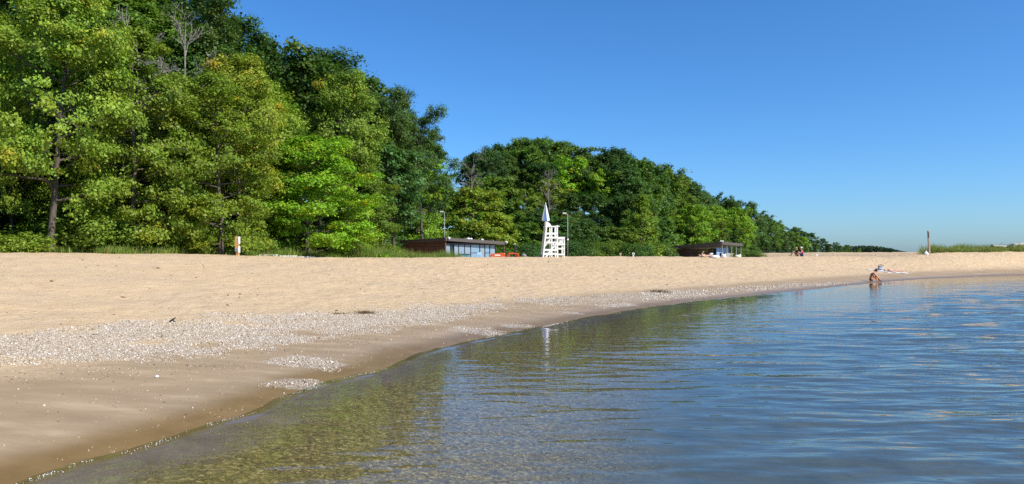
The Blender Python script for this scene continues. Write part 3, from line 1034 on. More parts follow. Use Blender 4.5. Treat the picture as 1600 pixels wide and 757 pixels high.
# front of the left wood, one by one
tree('linden', 78, 41, -45, 'yellow', 'tall yellow-green tree with leaning bare trunk at the far left beach edge', wpx=250, rz=.2)
tree('beech', 205, 44.5, 30, 'olive', 'olive green tree with pale forked trunk, second along the beach edge from the left', wpx=215, rz=1.1)
tree('beech', 345, 48, 110, 'olive', 'tree with low layered branches sweeping down behind the wooden signpost', wpx=190, rz=2.5)
tree('maple', 480, 57, 205, 'bright', 'bright green maple with orange tips in front of the left wood', wpx=190, rz=.6)
tree('maple', 572, 66, 268, 'mid', 'medium green rounded tree just left of the brown plank wall', wpx=112, rz=2.1)
tree('maple', 650, 90, 245, 'bright', 'green tree rising directly behind the brown beach building', wpx=100, rz=3.3)
tree('far_maple', 738, 101, 288, 'olive', 'yellow-olive rounded tree behind the glazed end of the brown building', wpx=120)
tree('far_maple', 688, 99, 292, 'mid', 'green tree behind the left lamp post over the brown building', wpx=80)
tree('far_maple', 632, 96, 300, 'mid', 'green tree behind the left end of the brown plank wall', wpx=80)
tree('far_maple', 775, 99, 330, 'yellow', 'low yellowish tree behind the red tractor', wpx=70)
tree('ash', 380, 53, 78, 'ochre', 'tall ochre-tinged tree above the layered tree by the signpost', wpx=150, rz=1.0)
tree('ash', 420, 58, 150, 'yellow', 'yellow-green tree standing between the ochre tree and the bright maple', wpx=150, rz=2.0)
tree('ash', 548, 68, 104, 'olive', 'tall thin-topped brownish green tree on the skyline above the bright maple', wpx=130, rz=.4)
tree('oak', 660, 82, 158, 'dark', 'dark oak with tufted crown leaning out at the right end of the left wood', wpx=100, rz=.9)
tree('oak', 615, 78, 124, 'dark', 'dark oak on the skyline second from the right end of the left wood', wpx=120, rz=2.2)
tree('far_oak', 600, 74, 215, 'blue', 'dark bluish green tree below the skyline oaks of the left wood', wpx=130)
tree('far_open', 455, 70, 58, 'dark', 'dark oak on the falling skyline above the ochre-tinged tree', wpx=140)
tree('oak', 318, 62, -15, 'dark', 'dark wide oak cut by the top of the picture behind the bare branches', wpx=185, rz=.3)
tree('linden', 20, 44, 130, 'olive', 'smaller yellow-green tree at the very left edge under the tall one', wpx=120, rz=4)
tree('understory', 265, 47, 210, 'olive', 'slender olive understory tree between the second tree and the layered tree', wpx=120)
tree('understory', 150, 47, 250, 'mid', 'low dark green understory tree between the two trunks at the left', wpx=120)
tree('understory', 545, 63, 300, 'bright', 'low bright green tree at the foot of the maple beside the tall grass', wpx=90)
tree('understory', 410, 55, 290, 'mid', 'low green tree right of the layered tree, left of the maple', wpx=100)
tree('far_linden', 1001, 109, 300, 'olive', 'pointed olive green tree standing alone in front of the far wooded hill', wpx=72)
tree('far_maple', 1080, 140, 318, 'bright', 'bright green tree just behind the open dark pavilion', wpx=70)
tree('far_maple', 1148, 175, 322, 'bright', 'light green tree on the slope above the right end of the pavilion', wpx=60)
tree('far_maple', 905, 107, 345, 'blue', 'low dark tree right behind the tall lamp post by the lifeguard chair', wpx=90)
tree('far_maple', 955, 109, 352, 'mid', 'low green tree between the lamp post and the pointed olive tree', wpx=80)
tree('far_maple', 822, 103, 345, 'mid', 'low green tree directly left of the lifeguard chair', wpx=80)
tree('far_maple', 862, 106, 335, 'blue', 'dark low tree directly behind the white lifeguard chair', wpx=90)
dead_tree(0, 213, 52, -5, 'bare grey dead branches against the sky above the second tree')
dead_tree(1, 297, 54, 12, 'bleached dead tree with forked limbs in front of the dark oak')
dead_tree(1, 238, 47.5, 88, 'thin pale dead trunk between the second tree and the layered tree')
dead_tree(0, 735, 116, 228, 'bare dead tree at the left end of the far wooded hill')
dead_tree(1, 858, 118, 262, 'pale broken dead trunk on the far hill above the furled umbrella')

SKY_L = [(-300, -90), (0, -70), (150, -60), (250, -45), (330, 0), (370, 24), (400, 46), (450, 64), (500, 90), (560, 112), (600, 142), (650, 172), (685, 205), (700, 262)]
SKY_R = [(690, 285), (720, 264), (742, 238), (780, 221), (830, 213), (880, 225), (920, 236), (960, 234), (1000, 245), (1040, 268), (1075, 286), (1100, 300),
         (1140, 313), (1180, 326), (1210, 346), (1250, 357), (1290, 373), (1330, 386), (1352, 390)]
FRONT = EDGE_PX


def row(skyl, px0, px1, step, back, lower, kinds, cols, label, group, jit=.35, wide=1.0):
    px = px0 + random.uniform(0, step)
    while px < px1:
        d0 = np.interp(px, [p for p, _ in FRONT], [q for _, q in FRONT])
        d = d0 + back * random.uniform(.85, 1.2) * (1 if d0 < 200 else d0 / 200)
        top = np.interp(px, [p for p, _ in skyl], [q for _, q in skyl])
        lo = lower + random.uniform(-.09, .07) * (HY - top) * (1 if lower else .35)
        tp = top + lower * (HY - top) + (lo - lower) if lower else top + random.uniform(-7, 3) * (1 if top < 330 else .3)
        kind = random.choice(kinds)
        tree(kind, px, d, tp, random.choice(cols), label, group, wscale=random.uniform(.85, 1.25) * wide)
        px += step * random.uniform(1 - jit, 1 + jit)


row(SKY_L, -220, 655, 60, 24, 0.0, ['oak', 'tall_oak', 'far_oak', 'oak'], ['dark', 'dark', 'deep', 'mid'], 'dark oak on the left crest', 'trees on the crest of the left slope')
row(SKY_L, -200, 640, 62, 15, 0.16, ['oak', 'ash', 'far_oak', 'linden'], ['dark', 'mid', 'mid', 'olive', 'deep'], 'green tree halfway up the left slope', 'trees halfway up the left slope')
row(SKY_L, -180, 630, 66, 7, 0.42, ['ash', 'maple', 'linden', 'understory'], ['mid', 'olive', 'mid', 'bright', 'dark'], 'tree just behind the front row', 'trees at the foot of the left slope')
row(SKY_R, 752, 1090, 22, 40, 0.0, ['far_oak', 'far_maple', 'far_oak'], ['dark', 'dark', 'deep', 'mid', 'blue'], 'dark tree on the far hill crest', 'trees on the crest of the far hill')
row(SKY_R, 742, 1090, 27, 30, 0.15, ['far_open', 'far_oak', 'far_mixed'], ['dark', 'mid', 'deep', 'mid', 'bright'], 'tree high on the far hill', 'trees high on the far hill')
row(SKY_R, 722, 1080, 30, 18, 0.36, ['far_mixed', 'far_maple', 'far_open', 'far_linden'], ['mid', 'dark', 'deep', 'olive', 'bright'], 'tree halfway up the far hill', 'trees halfway up the far hill')
row(SKY_R, 790, 1080, 34, 8, 0.58, ['far_maple', 'far_linden', 'far_mixed'], ['mid', 'blue', 'dark', 'mid'], 'green tree at the far hill foot', 'trees at the foot of the far hill')
row(SKY_R, 1085, 1350, 17, 44, 0.0, ['far_oak', 'far_mixed', 'far_maple'], ['dark', 'blue', 'mid', 'blue'], 'skyline tree on the descending ridge', 'trees on the descending ridge')
row(SKY_R, 1080, 1345, 17, 26, 0.24, ['far_mixed', 'far_maple', 'far_oak'], ['mid', 'dark', 'blue', 'mid', 'bright'], 'tree just below the ridge skyline', 'trees below the descending ridge')
row(SKY_R, 1090, 1350, 16, 12, 0.50, ['far_maple', 'far_mixed', 'far_linden'], ['mid', 'blue', 'dark', 'mid'], 'tree low on the descending ridge', 'trees low on the descending ridge')
row(SKY_R, 1165, 1335, 18, 3, 0.70, ['far_maple', 'far_linden'], ['mid', 'blue', 'mid'], 'low tree at the ridge foot', 'trees along the foot of the ridge')

row(SKY_R, 1288, 1348, 8, 6, 0.22, ['far_maple', 'far_mixed'], ['mid', 'blue', 'dark'], 'small low distant tree', 'trees at the ridge end')

# shrubs at the wood's edge
for i, (px, d, h, c) in enumerate([(-10, 38.5, 1.4, 'olive'), (28, 38.8, 1.3, 'olive'), (48, 40, 1.0, 'yellow')]):
    shrub(i % 3, px, d, h, c, ['yellow-green weedy shrub at the very left edge of the grass', 'bright leafy shrub left of the leaning trunk', 'small yellow-green shrub at the base of the leaning trunk'][i], 'shrubs at the left end')
for px in range(90, 590, 20):
    d0 = np.interp(px, [p for p, _ in FRONT], [q for _, q in FRONT])
    shrub(2 + random.randrange(3), px + random.uniform(-8, 8), d0 + random.uniform(1.5, 5), random.uniform(1.4, 3.4), random.choice(['mid', 'bright', 'olive', 'mid']),
          'shaded undergrowth shrub', 'undergrowth of the left wood')
for px in range(625, 1022, 14):
    d0 = np.interp(px, [p for p, _ in FRONT], [q for _, q in FRONT])
    shrub(3 + random.randrange(2), px, d0 + random.uniform(-2, 2), random.uniform(2.2, 4.4), random.choice(['mid', 'blue', 'dark', 'mid']),
          'low shrub at the far hill foot', 'shrubs at the foot of the far hill', 1.5)
shrub(0, 597, 61.5, 1.3, 'bright', 'bright green shrub between the tall grass and the maple', 'shrubs by the tall grass', 1.6)
shrub(3, 1165, 118, 2.6, 'mid', 'green shrub against the right end of the dark pavilion', 'shrubs by the pavilion', 1.5)
shrub(4, 1024, 117, 2.0, 'mid', 'green shrub covering the left side of the pale concrete block', 'shrubs by the pavilion', 1.2)

# far point beyond the ridge: woods that read as one mass
r_ = np.random.default_rng(55)
nl = 22000
fx = r_.uniform(0, 1, nl)
fpx = 1318 + 112 * fx
fd = 1250 + r_.uniform(-60, 120, nl)
ftop = np.interp(fpx, [1318, 1345, 1360, 1380, 1400, 1412, 1430], [388, 385.5, 385, 387.5, 391.5, 395, 397.2])
cl = np.round(fpx / 2.2) * 2.2
lump = vnoise(cl * .9, fd / 14, 4) * 3.2
fz = EYE + (HY - ftop + np.where(r_.uniform(0, 1, nl) < .5, lump, lump - 1)) / FPX * fd * r_.uniform(0.0, 1, nl) ** .6
P = np.stack([(fpx - CX) / FPX * fd, fd, np.maximum(fz, .2)], -1)
nrm = r_.normal(0, 1, (nl, 3)) + np.array([.2, -.4, .8]); nrm /= np.linalg.norm(nrm, axis=1, keepdims=True)
ax = np.cross(nrm, r_.normal(0, 1, (nl, 3))); ax /= np.linalg.norm(ax, axis=1, keepdims=True)
b_ = np.cross(nrm, ax); l = r_.uniform(.7, 1.8, nl)[:, None]
vs = np.stack([P - ax * l, P + b_ * l, P + ax * l, P - b_ * l], 1).reshape(-1, 3)
me = np_mesh('far_woods', vs, np.arange(nl * 4).reshape(-1, 4), M['leaf'])
attr(me, 'tint', r_.uniform(.2, .8, nl), 'FACE'); attr(me, 'hue', r_.uniform(0, .6, nl), 'FACE')
fw = link('far_woods', me); fw.color = (.035, .062, .03, 1)
tag(fw, 'distant dark wooded point low on the horizon', 'woods', kind='stuff')
hl = MB()
prev = None
for i in range(24):
    p = 1316 + 118 * i / 23
    tp = np.interp(p, [1316, 1345, 1360, 1380, 1400, 1412, 1434], [390, 387.5, 387, 389.5, 393, 396.2, 398])
    for dd, fz_ in ((1240, 0.0), (1300, .75), (1380, .8), (1480, 0)):
        hl.v.append(((p - CX) / FPX * dd, dd, EYE + (HY - tp) / FPX * dd * fz_ - (3 if fz_ == 0 else 0)))
for i in range(23):
    for j in range(3):
        q = i * 4 + j
        hl.f.append((q, q + 4, q + 5, q + 1))
M['far_hill'] = plain('far_hill_floor', (.02, .032, .014), .95)
h_o = hl.build('far_point', M['far_hill'], smooth=True)
tag(h_o, 'low dark land of the distant point', 'hill', kind='structure')


# ------------------------------------------------------------------ grass: uncountable blades
def blades(name, x, y, z, hgt, width, mat, tint, lean=.35):
    n = len(x)
    az = rng.uniform(0, 6.283, n); ln = np.abs(rng.normal(0, lean, n)) * hgt
    wv = rng.uniform(0, 6.283, n)
    wx_, wy_ = np.cos(wv) * width / 2, np.sin(wv) * width / 2
    dx, dy = np.cos(az) * ln, np.sin(az) * ln
    def pt(f, sgn, w): return np.stack([x + dx * f * f + sgn * wx_ * w, y + dy * f * f + sgn * wy_ * w, z + hgt * f * (1 - .15 * f)], -1)
    vs = np.stack([pt(0, -1, 1), pt(0, 1, 1), pt(.55, 1, .75), pt(.55, -1, .75), pt(1, .2, .2), pt(1, -.2, .2)], 1).reshape(-1, 3)
    b = np.arange(n)[:, None] * 6
    fs = np.concatenate([b + np.array([[0, 1, 2, 3]]), b + np.array([[3, 2, 4, 5]])])
    me = np_mesh(name, vs, fs, mat)
    attr(me, 'tint', np.concatenate([tint, tint]), 'FACE')
    return link(name, me)


M['grass'] = tint_material('beach_grass', [(0, (.07, .14, .016)), (.5, (.18, .28, .035)), (.8, (.30, .33, .07)), (1, (.44, .36, .17))], .6, .35)
def grass_patch(pxr, d_off, n, h, w, label, cat='grass', seed=1, straw=.08, dens=None, lean=.35):
    px = rng.uniform(*pxr, n)
    d0 = np.interp(px, [p for p, _ in d_off], [q for _, q in d_off]); d1 = np.interp(px, [p for p, _ in d_off], [q2 for _, q2 in [(a, b) for a, b in d_off]])
    d = d0 + rng.uniform(0, 1, n) ** .8 * w
    x = (px - CX) / FPX * d
    k = vnoise(x * .6, d * .6, seed) + .3 * vnoise(x * 2, d * 2, seed + 1) > -.22
    x, d = x[k], d[k]; m = len(x)
    t = np.where(rng.uniform(0, 1, m) < straw, rng.uniform(.8, 1, m), np.clip(rng.normal(.45, .16, m), 0, .8))
    hh = h * rng.uniform(.45, 1.15, m) * (1 + .7 * vnoise(x * .5, d * .5, seed + 2))
    o = blades('grass', x, d, height(x, d) - .03, hh, rng.uniform(.018, .045, m), M['grass'], t, lean)
    return tag(o, label, cat, kind='stuff')


grass_patch((-60, 400), [(-60, 35.5), (0, 38), (65, 39.2), (200, 41.5), (400, 51)], 15000, .55, 3.0, 'low weedy grass and reeds along the left edge of the wood', seed=101, straw=.14)
grass_patch((400, 640), [(400, 51.5), (560, 58), (640, 66)], 12000, .75, 5.0, 'green grass under the maple behind the concrete edge', seed=105)
grass_patch((545, 722), [(545, 58), (640, 63), (722, 66)], 24000, 1.45, 7.0, 'tall green dune grass in front of the brown plank wall', seed=109, straw=.12)
# seed stalks standing over the tall grass
n = 150
px = rng.uniform(560, 705, n); d = np.interp(px, [560, 640, 722], [60, 65, 68]) + rng.uniform(0, 5, n)
x = (px - CX) / FPX * d
o = blades('grass_stalks', x, d, height(x, d) - .03, rng.uniform(1.2, 2.1, n), np.full(n, .035), M['grass'], np.full(n, .98), .12)
tag(o, 'tall straw-coloured seed stalks above the grass by the plank wall', 'grass', kind='stuff')
# right-hand dune
n = 26000
px = rng.uniform(1432, 1680, n); d = 73 + rng.uniform(0, 1, n) * 9
x = (px - CX) / FPX * d
k = (vnoise(x * .8, d * .8, 120) + .4 * vnoise(x * 2.3, d * 2.3, 121) > -.16) & (rng.uniform(0, 1, n) < sstep(px, 1428, 1470))
x, d = x[k], d[k]; m = len(x)
t = np.where(rng.uniform(0, 1, m) < .30, rng.uniform(.8, 1, m), np.clip(rng.normal(.55, .18, m), 0, .85))
o = blades('grass', x, d, height(x, d) - .03, rng.uniform(.2, .85, m) * (1 + 1.3 * vnoise(x * .6, d * .6, 122)), rng.uniform(.02, .05, m), M['grass'], t, .4)
tag(o, 'low dune grass on the rise at the right edge', 'grass', kind='stuff')
# wild flowers
n = 420
px = rng.uniform(-20, 330, n); d0 = np.interp(px, [0, 65, 200, 400], [38.5, 39.6, 42, 51.5]); d = d0 + rng.uniform(0, 2.5, n)
x = (px - CX) / FPX * d
k = vnoise(x * .5, d * .5, 131) > .05
x, d = x[k], d[k]
M['flower'] = plain('yellow_petal', (.75, .52, .02), .6)
o = scatter_stones('wildflowers', x, d, height(x, d) + rng.uniform(.4, 2.0, len(x)), rng.uniform(.025, .05, len(x)), rng.uniform(0, 1, len(x)), M['flower'], 'oct', (.4, .6))
tag(o, 'yellow wildflower heads among the weeds at the left edge', 'flowers', kind='stuff')
for kk in tree_list:
    if kk[2] > 24 or kk[2] < 3: print('TREE size', [round(float(q), 1) for q in kk])
print('trees', len(tree_list))
# ------------------------------------------------------------------ built things
M['white_paint'] = plain('white_painted_wood', (.78, .77, .73), .55, .06, 5, .15)
M['blue_cloth'] = plain('blue_canvas', (.03, .17, .52), .8, .08, 4)
M['white_cloth'] = plain('white_canvas', (.80, .80, .80), .8, .05, 4)
M['plank'] = wood('red_brown_board', (.115, .060, .044), 2.5, .75, (1.5, 1.5, 10))
M['fascia'] = wood('weathered_fascia', (.095, .084, .075), 3, .8, (1, 1, 8))
M['roof'] = plain('roof_felt', (.14, .13, .125), .9, .15, 3, .2)
M['dark_frame'] = plain('dark_metal_frame', (.022, .024, .028), .45, .1)
M['grey_panel'] = plain('pale_blue_panel', (.21, .285, .345), .5, .07, 2)
M['blue_panel'] = plain('blue_painted_panel', (.20, .36, .58), .6, .07, 2)
M['teal'] = plain('teal_board', (.03, .17, .22), .6, .1, 4)
M['red_brown'] = plain('terracotta_paint', (.38, .12, .07), .6, .1, 4)
M['sky_board'] = plain('light_blue_board', (.38, .62, .80), .5, .05, 4)
M['sky_text'] = plain('blue_lettering', (.10, .25, .45), .5, .05, 4)
M['tan_post'] = wood('tan_post_wood', (.60, .33, .13), 3, .7, (1, 1, 6))
M['old_post'] = wood('weathered_post_wood', (.40, .31, .22), 3, .8, (1, 1, 6))
M['galv'] = plain('galvanised_steel', (.27, .29, .27), .5, .08, 6, 0, .2)
M['black'] = plain('black_plastic', (.018, .018, .02), .5, .1)
M['rubber'] = plain('tyre_rubber', (.025, .024, .023), .85, .1, 12, .3)
M['orange'] = plain('orange_tractor_paint', (.62, .085, .02), .3, .05, 4, 0, 0, .5)
M['cream'] = plain('cream_paint', (.72, .68, .56), .5, .08, 4)
M['concrete'] = plain('pale_concrete', (.42, .41, .38), .9, .12, 2, .3)
M['bin'] = plain('grey_bin_plastic', (.19, .185, .175), .6, .1, 6)
M['driftwood'] = wood('bleached_driftwood', (.44, .40, .33), 4, .85, (10, 1, 1))
M['weed'] = tint_material('washed_up_weed', [(0, (.10, .07, .035)), (1, (.27, .19, .10))], .9)

m, n_, b = new_mat('window_glass')
setin(b, Roughness=0.06, Specular_IOR_Level=0.9)
b.inputs['Base Color'].default_value = (.17, .28, .38, 1)
M['glass'] = m


# --- brown beach building with a corner towards the camera
def local_frame(p0, p1):
    """root at p0 with +X along p0->p1"""
    return math.atan2(p1[1] - p0[1], p1[0] - p0[0])


def brown_building():
    cx, cy = at(695, 75), 75.0
    gz = hz(cx, cy) - .05
    ang = math.radians(50)            # direction of the glazed front, seen receding to the right
    root = empty('beach_building', (cx, cy, gz), ang)
    tag(root, 'long low brown plank beach building with glazed blue-grey front behind the grass', 'building')
    zc = zat(371.5, 75) - gz; zr = zat(378, 83.5) - gz; zl = zat(376, 79) - gz
    W, D = 8.0, 6.2                 # glazed length, depth along the plank side (local +Y)
    zb = zl + zr - zc
    wall_h = zc - .38
    # plank side: boards one by one along local +Y at x = 0
    nb = 9
    bh = (zl - .1) / nb
    for i in range(nb):
        hb = MB().box((-.02 + .008 * (i % 2), D / 2, bh * (i + .5)), (.07, D - .02, bh - .018)).build('board', M['plank'], root, .006)
    # wedge of boards under the rising roof edge
    MB().prism([(0.0, zl - .1), (D, zl - .1), (0.0, zc - .09)], -.05, .015, 'x').build('gable_board', M['plank'], root)
    MB().box((-.01, -.06, zc / 2 - .05), (.16, .16, zc - .1)).build('corner_post', M['plank'], root, .01)
    # glazed front along local +X at y = .55 (recessed under the roof)
    y0 = .12
    MB().box((W / 2, y0 + .20, .09), (W - .1, .16, .18)).build('plinth', M['concrete'], root, .01)
    # panels from the corner: recess, pale panels, window, dark window, panels
    spans = [(.10, .95, 'grey_panel', 'door'), (1.02, 1.42, 'dark_frame', 'panel'), (1.55, 2.15, 'grey_panel', 'panel'), (2.2, 3.05, 'grey_panel', 'panel'), (3.1, 3.95, 'grey_panel', 'panel'),
             (4.02, 5.35, 'glass', 'window'), (5.45, 6.15, 'grey_panel', 'panel'), (6.25, 6.95, 'glass', 'window'), (7.05, 7.85, 'grey_panel', 'panel')]
    h1 = zr - .42
    for a, b_, mt, nm in spans:
        p = MB().box(((a + b_) / 2, y0 + .1, .18 + (h1 - .18) / 2), (b_ - a, .05, h1 - .18)).build(nm, M[mt], root, .006)
        if nm == 'window':
            MB().box(((a + b_) / 2, y0 + .06, h1 * .62), (b_ - a, .04, .05)).build('glazing_bar', M['dark_frame'], p)
        if nm == 'door':
            MB().box((b_ - .1, y0 + .04, 1.0), (.03, .08, .16)).build('handle', M['dark_frame'], p)
    edges = [.05] + [(spans[i][1] + spans[i + 1][0]) / 2 for i in range(len(spans) - 1)] + [7.9]
    for e in edges:
        MB().box((e, y0 + .07, h1 / 2), (.06, .12, h1)).build('mullion', M['dark_frame'], root)
    MB().box((W / 2, y0 + .08, h1 + .08), (W, .14, .16)).build('head_rail', M['dark_frame'], root)
    MB().box((W / 2, D - .1, zb / 2), (W, .15, zb - .3)).build('back_wall', M['plank'], root)
    MB().box((W - .06, (y0 + D) / 2 + .08, (zr - .5) / 2), (.12, D - y0 - .5, zr - .5)).build('side_wall', M['plank'], root)
    MB().box((W / 2, D / 2 + .4, .12), (W - .3, D - 1.2, .1)).build('floor_slab', M['concrete'], root)
    # mural board with a teal field and terracotta shape, pale board on the right
    ms = MB().box((2.85, .0, .72), (1.5, .05, .95)).build('mural_board', M['teal'], root, .01)
    MB().prism([(2.55, .40), (3.25, .40), (3.12, .88), (2.92, .62), (2.72, .95)], -.04, -.028).build('painted_shape', M['red_brown'], ms)
    MB().box((2.85, -.02, 1.22), (1.7, .09, .08)).build('cap_rail', M['dark_frame'], ms)
    # roof: one tilted slab with deep fascia, overhanging on the right where a post carries it
    ov = 1.1
    A, B_, C_, D_ = (-.25, -.35, zc), (W + ov, -.35, zr - .04), (W + ov, D + .2, zb), (-.25, D + .2, zl)
    rf = MB()
    top = [A, B_, C_, D_]; th = .34
    rf.v = [(p[0], p[1], p[2] - th + .03) for p in top] + [(p[0], p[1], p[2]) for p in top]
    rf.f = [(3, 2, 1, 0), (4, 5, 6, 7), (0, 1, 5, 4), (1, 2, 6, 5), (2, 3, 7, 6), (3, 0, 4, 7)]
    ro = rf.build('roof', M['roof'], root)
    MB().beam((A[0], A[1] - .03, A[2] - .17), (B_[0], B_[1] - .03, B_[2] - .17), .05, .31).build('fascia', M['fascia'], ro)
    MB().beam((A[0] - .03, A[1], A[2] - .17), (D_[0] - .03, D_[1], D_[2] - .17), .05, .31).build('fascia', M['fascia'], ro)
    MB().beam((B_[0] + .03, B_[1], B_[2] - .17), (C_[0] + .03, C_[1], C_[2] - .17), .05, .31).build('fascia', M['fascia'], ro)
    for fx_, s_ in ((4.7, .26), (5.15, .18), (6.9, .2)):
        zz = zc + (zr - zc) * fx_ / W
        v = MB().lathe([(s_ * .5, 0), (s_ * .5, .2), (s_ * .8, .21), (s_ * .8, .3), (s_ * .3, .36)], (fx_, 1.2, zz - .12), 10).build('roof_vent', M['white_paint'], ro)
    for fx_ in (.05, W + ov - .15):
        zz = zc + (zr - zc) * fx_ / W
        fl = MB().box((fx_, -.52, zz - .05), (.2, .24, .16), (.4, 0, 0)).build('flood_light', M['white_paint'], root, .02)
        MB().box((fx_, -.42, zz - .14), (.05, .12, .06)).build('bracket', M['galv'], fl)
    MB().box((W + ov - .2, -.2, (zr - .4) / 2), (.11, .11, zr - .36)).build('post', M['plank'], root, .01)
    MB().box((W + ov - .2, D * .6, (zr - .5) / 2), (.11, .11, zr - .5)).build('post', M['plank'], root, .01)
    # separate boards standing before the front
    x, y = at(749, 74), 74
    z = hz(x, y)
    ib = empty('information_board', (x, y, z), math.radians(6))
    tag(ib, 'narrow light blue notice board before the glazed front of the brown building', 'sign')
    MB().box((0, 0, .72), (.40, .04, 1.2)).build('panel', M['sky_board'], ib, .01)
    for zz in (1.05, .9, .62): MB().box((0, -.026, zz), (.28, .012, .05)).build('lettering', M['sky_text'], ib)
    for sx in (-.16, .16): MB().box((sx, .05, .5), (.05, .05, 1.04)).build('leg', M['galv'], ib)
    x, y = at(714.5, 73), 73
    z = hz(x, y)
    tp = empty('wooden_post', (x, y, z))
    tag(tp, 'short thick pale wooden post before the mural of the brown building', 'post')
    MB().box((0, 0, .46), (.30, .26, 1.0)).build('shaft', M['tan_post'], tp, .02)
    MB().box((0, 0, .98), (.33, .29, .05)).build('cap', M['tan_post'], tp, .01)


brown_building()


# --- lifeguard chair
def lifeguard_chair():
    d = 62.0
    x, y = at(865, d), d
    z = hz(x, y) - .02
    k = d / FPX
    X = lambda p: (p - 865) * k
    Z = lambda q: zat(q, d) - z
    root = empty('lifeguard_chair', (x, y, z), math.radians(6))
    tag(root, 'tall white wooden lifeguard chair with stepped side platform', 'lifeguard chair')
    wp = M['white_paint']
    yw = .95                       # depth
    yf, yb = -yw / 2, yw / 2
    seat = Z(372)
    for yy in (yf, yb):
        s_ = -1 if yy < 0 else 1
        MB().beam((X(846.5), yy * 1.35, -.12), (X(852.5), yy, Z(353)), .12, .12).build('leg', wp, root, .01)
        MB().beam((X(869.5), yy * 1.12, -.12), (X(869), yy, Z(353)), .12, .12).build('leg', wp, root, .01)
        MB().beam((X(860.5), yy * 1.1, -.12), (X(860.5), yy * 1.0, Z(356)), .10, .10).build('leg', wp, root, .01)
        # armrest and side rails
        MB().beam((X(850), yy, Z(354.5)), (X(873), yy, Z(354.2)), .16, .07).build('armrest', wp, root, .01)
        for q in (365.5, 372, 379.5, 391, 397):
            MB().beam((X(851.5 if q < 380 else 848.5), yy * 1.06 + .05 * s_, Z(q)), (X(870), yy * 1.06 + .05 * s_, Z(q)), .04, .15).build('rail', wp, root, .006)
        # diagonal braces on the ladder side
        MB().beam((X(849.5), yy * 1.12, Z(385)), (X(858.5), yy * 1.06, Z(374)), .05, .12).build('brace', wp, root, .006)
        MB().beam((X(851), yy * 1.2 + .05 * s_, Z(402)), (X(861), yy * 1.1 + .05 * s_, Z(389)), .05, .14).build('brace', wp, root, .006)
        MB().beam((X(861), yy * 1.14, Z(389)), (X(869), yy * 1.12, Z(380)), .05, .10).build('brace', wp, root, .006)
        MB().beam((X(861), yy * 1.14, Z(380)), (X(869), yy * 1.12, Z(389)), .05, .10).build('brace', wp, root, .006)
    for i in range(6):
        MB().box((X(852.5 + 3.1 * i), 0, seat + .04), (.15, yw + .06, .05)).build('seat_slat', wp, root, .006)
    # back: fan of slats with rounded top
    for i in range(7):
        yy = (i - 3) * .125
        tp = Z(346.5) - .30 * abs(yy) ** 2 / .16 * .4
        MB().beam((X(852.8), yy, seat + .1), (X(850.6 + 1.0), yy * 1.05, tp), .115, .035, (1, 0, 0)).build('back_slat', wp, root, .006)
    MB().beam((X(853.2), -.45, Z(357)), (X(853.2), .45, Z(357)), .04, .12).build('back_rail', wp, root)
    # curved side shield seen from the beach
    arc = [(X(851.2), Z(355))] + [(X(851.2) + .46 * math.sin(a), Z(355) + .42 * math.cos(a)) for a in np.linspace(0, math.pi / 2, 8)]
    MB().prism(arc, yb - .03, yb).build('side_shield', wp, root)
    MB().prism(arc, yf - .0, yf + .03).build('side_shield', wp, root)
    # ladder rungs between the sloping legs
    for i in range(6):
        q = 399 - 6.0 * i
        f = (402 - q) / 49
        MB().beam((X(847 + 5.2 * f), -.58 + .1 * f, Z(q)), (X(847 + 5.2 * f), .58 - .1 * f, Z(q)), .10, .05).build('rung', wp, root, .006)
    # stepped platform on the lake side
    for yy in (yf * 1.05, yb * 1.05):
        s_ = -1 if yy < 0 else 1
        MB().box((X(880), yy, Z(386.5) - .06), (.11, .11, Z(371) + .1)).build('platform_leg', wp, root, .01)
        for q in (373, 382.5, 389, 398):
            MB().beam((X(870.5), yy + .062 * s_, Z(q)), (X(880.9), yy + .062 * s_, Z(q)), .035, .14).build('platform_rail', wp, root, .006)
        MB().beam((X(871.5), yy, Z(383)), (X(879.5), yy, Z(374)), .035, .09).build('cross_brace', wp, root)
        MB().beam((X(871.5), yy + .01, Z(374)), (X(879.5), yy + .01, Z(383)), .035, .09).build('cross_brace', wp, root)
    for i in range(4):
        MB().box((X(872 + 2.7 * i), 0, Z(371.2)), (.135, yw + .16, .05)).build('deck_board', wp, root, .006)
    for q in (382.5, 398):
        MB().beam((X(881), yf, Z(q)), (X(881), yb, Z(q)), .04, .14).build('platform_rail', wp, root)
    # furled umbrella fixed behind the seat
    um = empty('furled_umbrella', (x + X(852.5), y + .05, z + Z(372)), 0)
    tag(um, 'furled white and blue striped umbrella above the lifeguard chair', 'umbrella')
    zz = lambda q: Z(q) - Z(372)
    MB().tube([(0, 0, 0), (0, 0, zz(317.5))], .028, 8).build('pole', wp, um)
    nseg = 10
    prof = [(319, .03), (324, .10), (330, .18), (336, .25), (342, .315), (344.5, .33)]
    blue_seg = {7, 2}
    for i in range(nseg):
        mb = MB(); g = []
        for q, r0 in prof:
            for j in range(4):
                a = 2 * math.pi * (i + j / 3) / nseg
                fold = 1 - .20 * math.sin(math.pi * j / 3)
                hem = (.10 * math.sin(math.pi * j / 3) if q > 344 else 0)
                mb.v.append((r0 * fold * math.cos(a), r0 * fold * math.sin(a), zz(q) - hem))
        for a_ in range(len(prof) - 1):
            for j in range(3):
                q = a_ * 4 + j
                mb.f.append((q, q + 1, q + 5, q + 4))
        mb.build('canopy_panel', M['blue_cloth'] if i in blue_seg else M['white_cloth'], um, smooth=True)
    MB().lathe([(.035, zz(319)), (.04, zz(318)), (.012, zz(316.5))], (0, 0, 0), 8).build('finial', wp, um)
    MB().lathe([(.06, zz(346)), (.07, zz(345.4)), (.06, zz(344.6))], (0, 0, 0), 10).build('runner', M['black'], um)


lifeguard_chair()


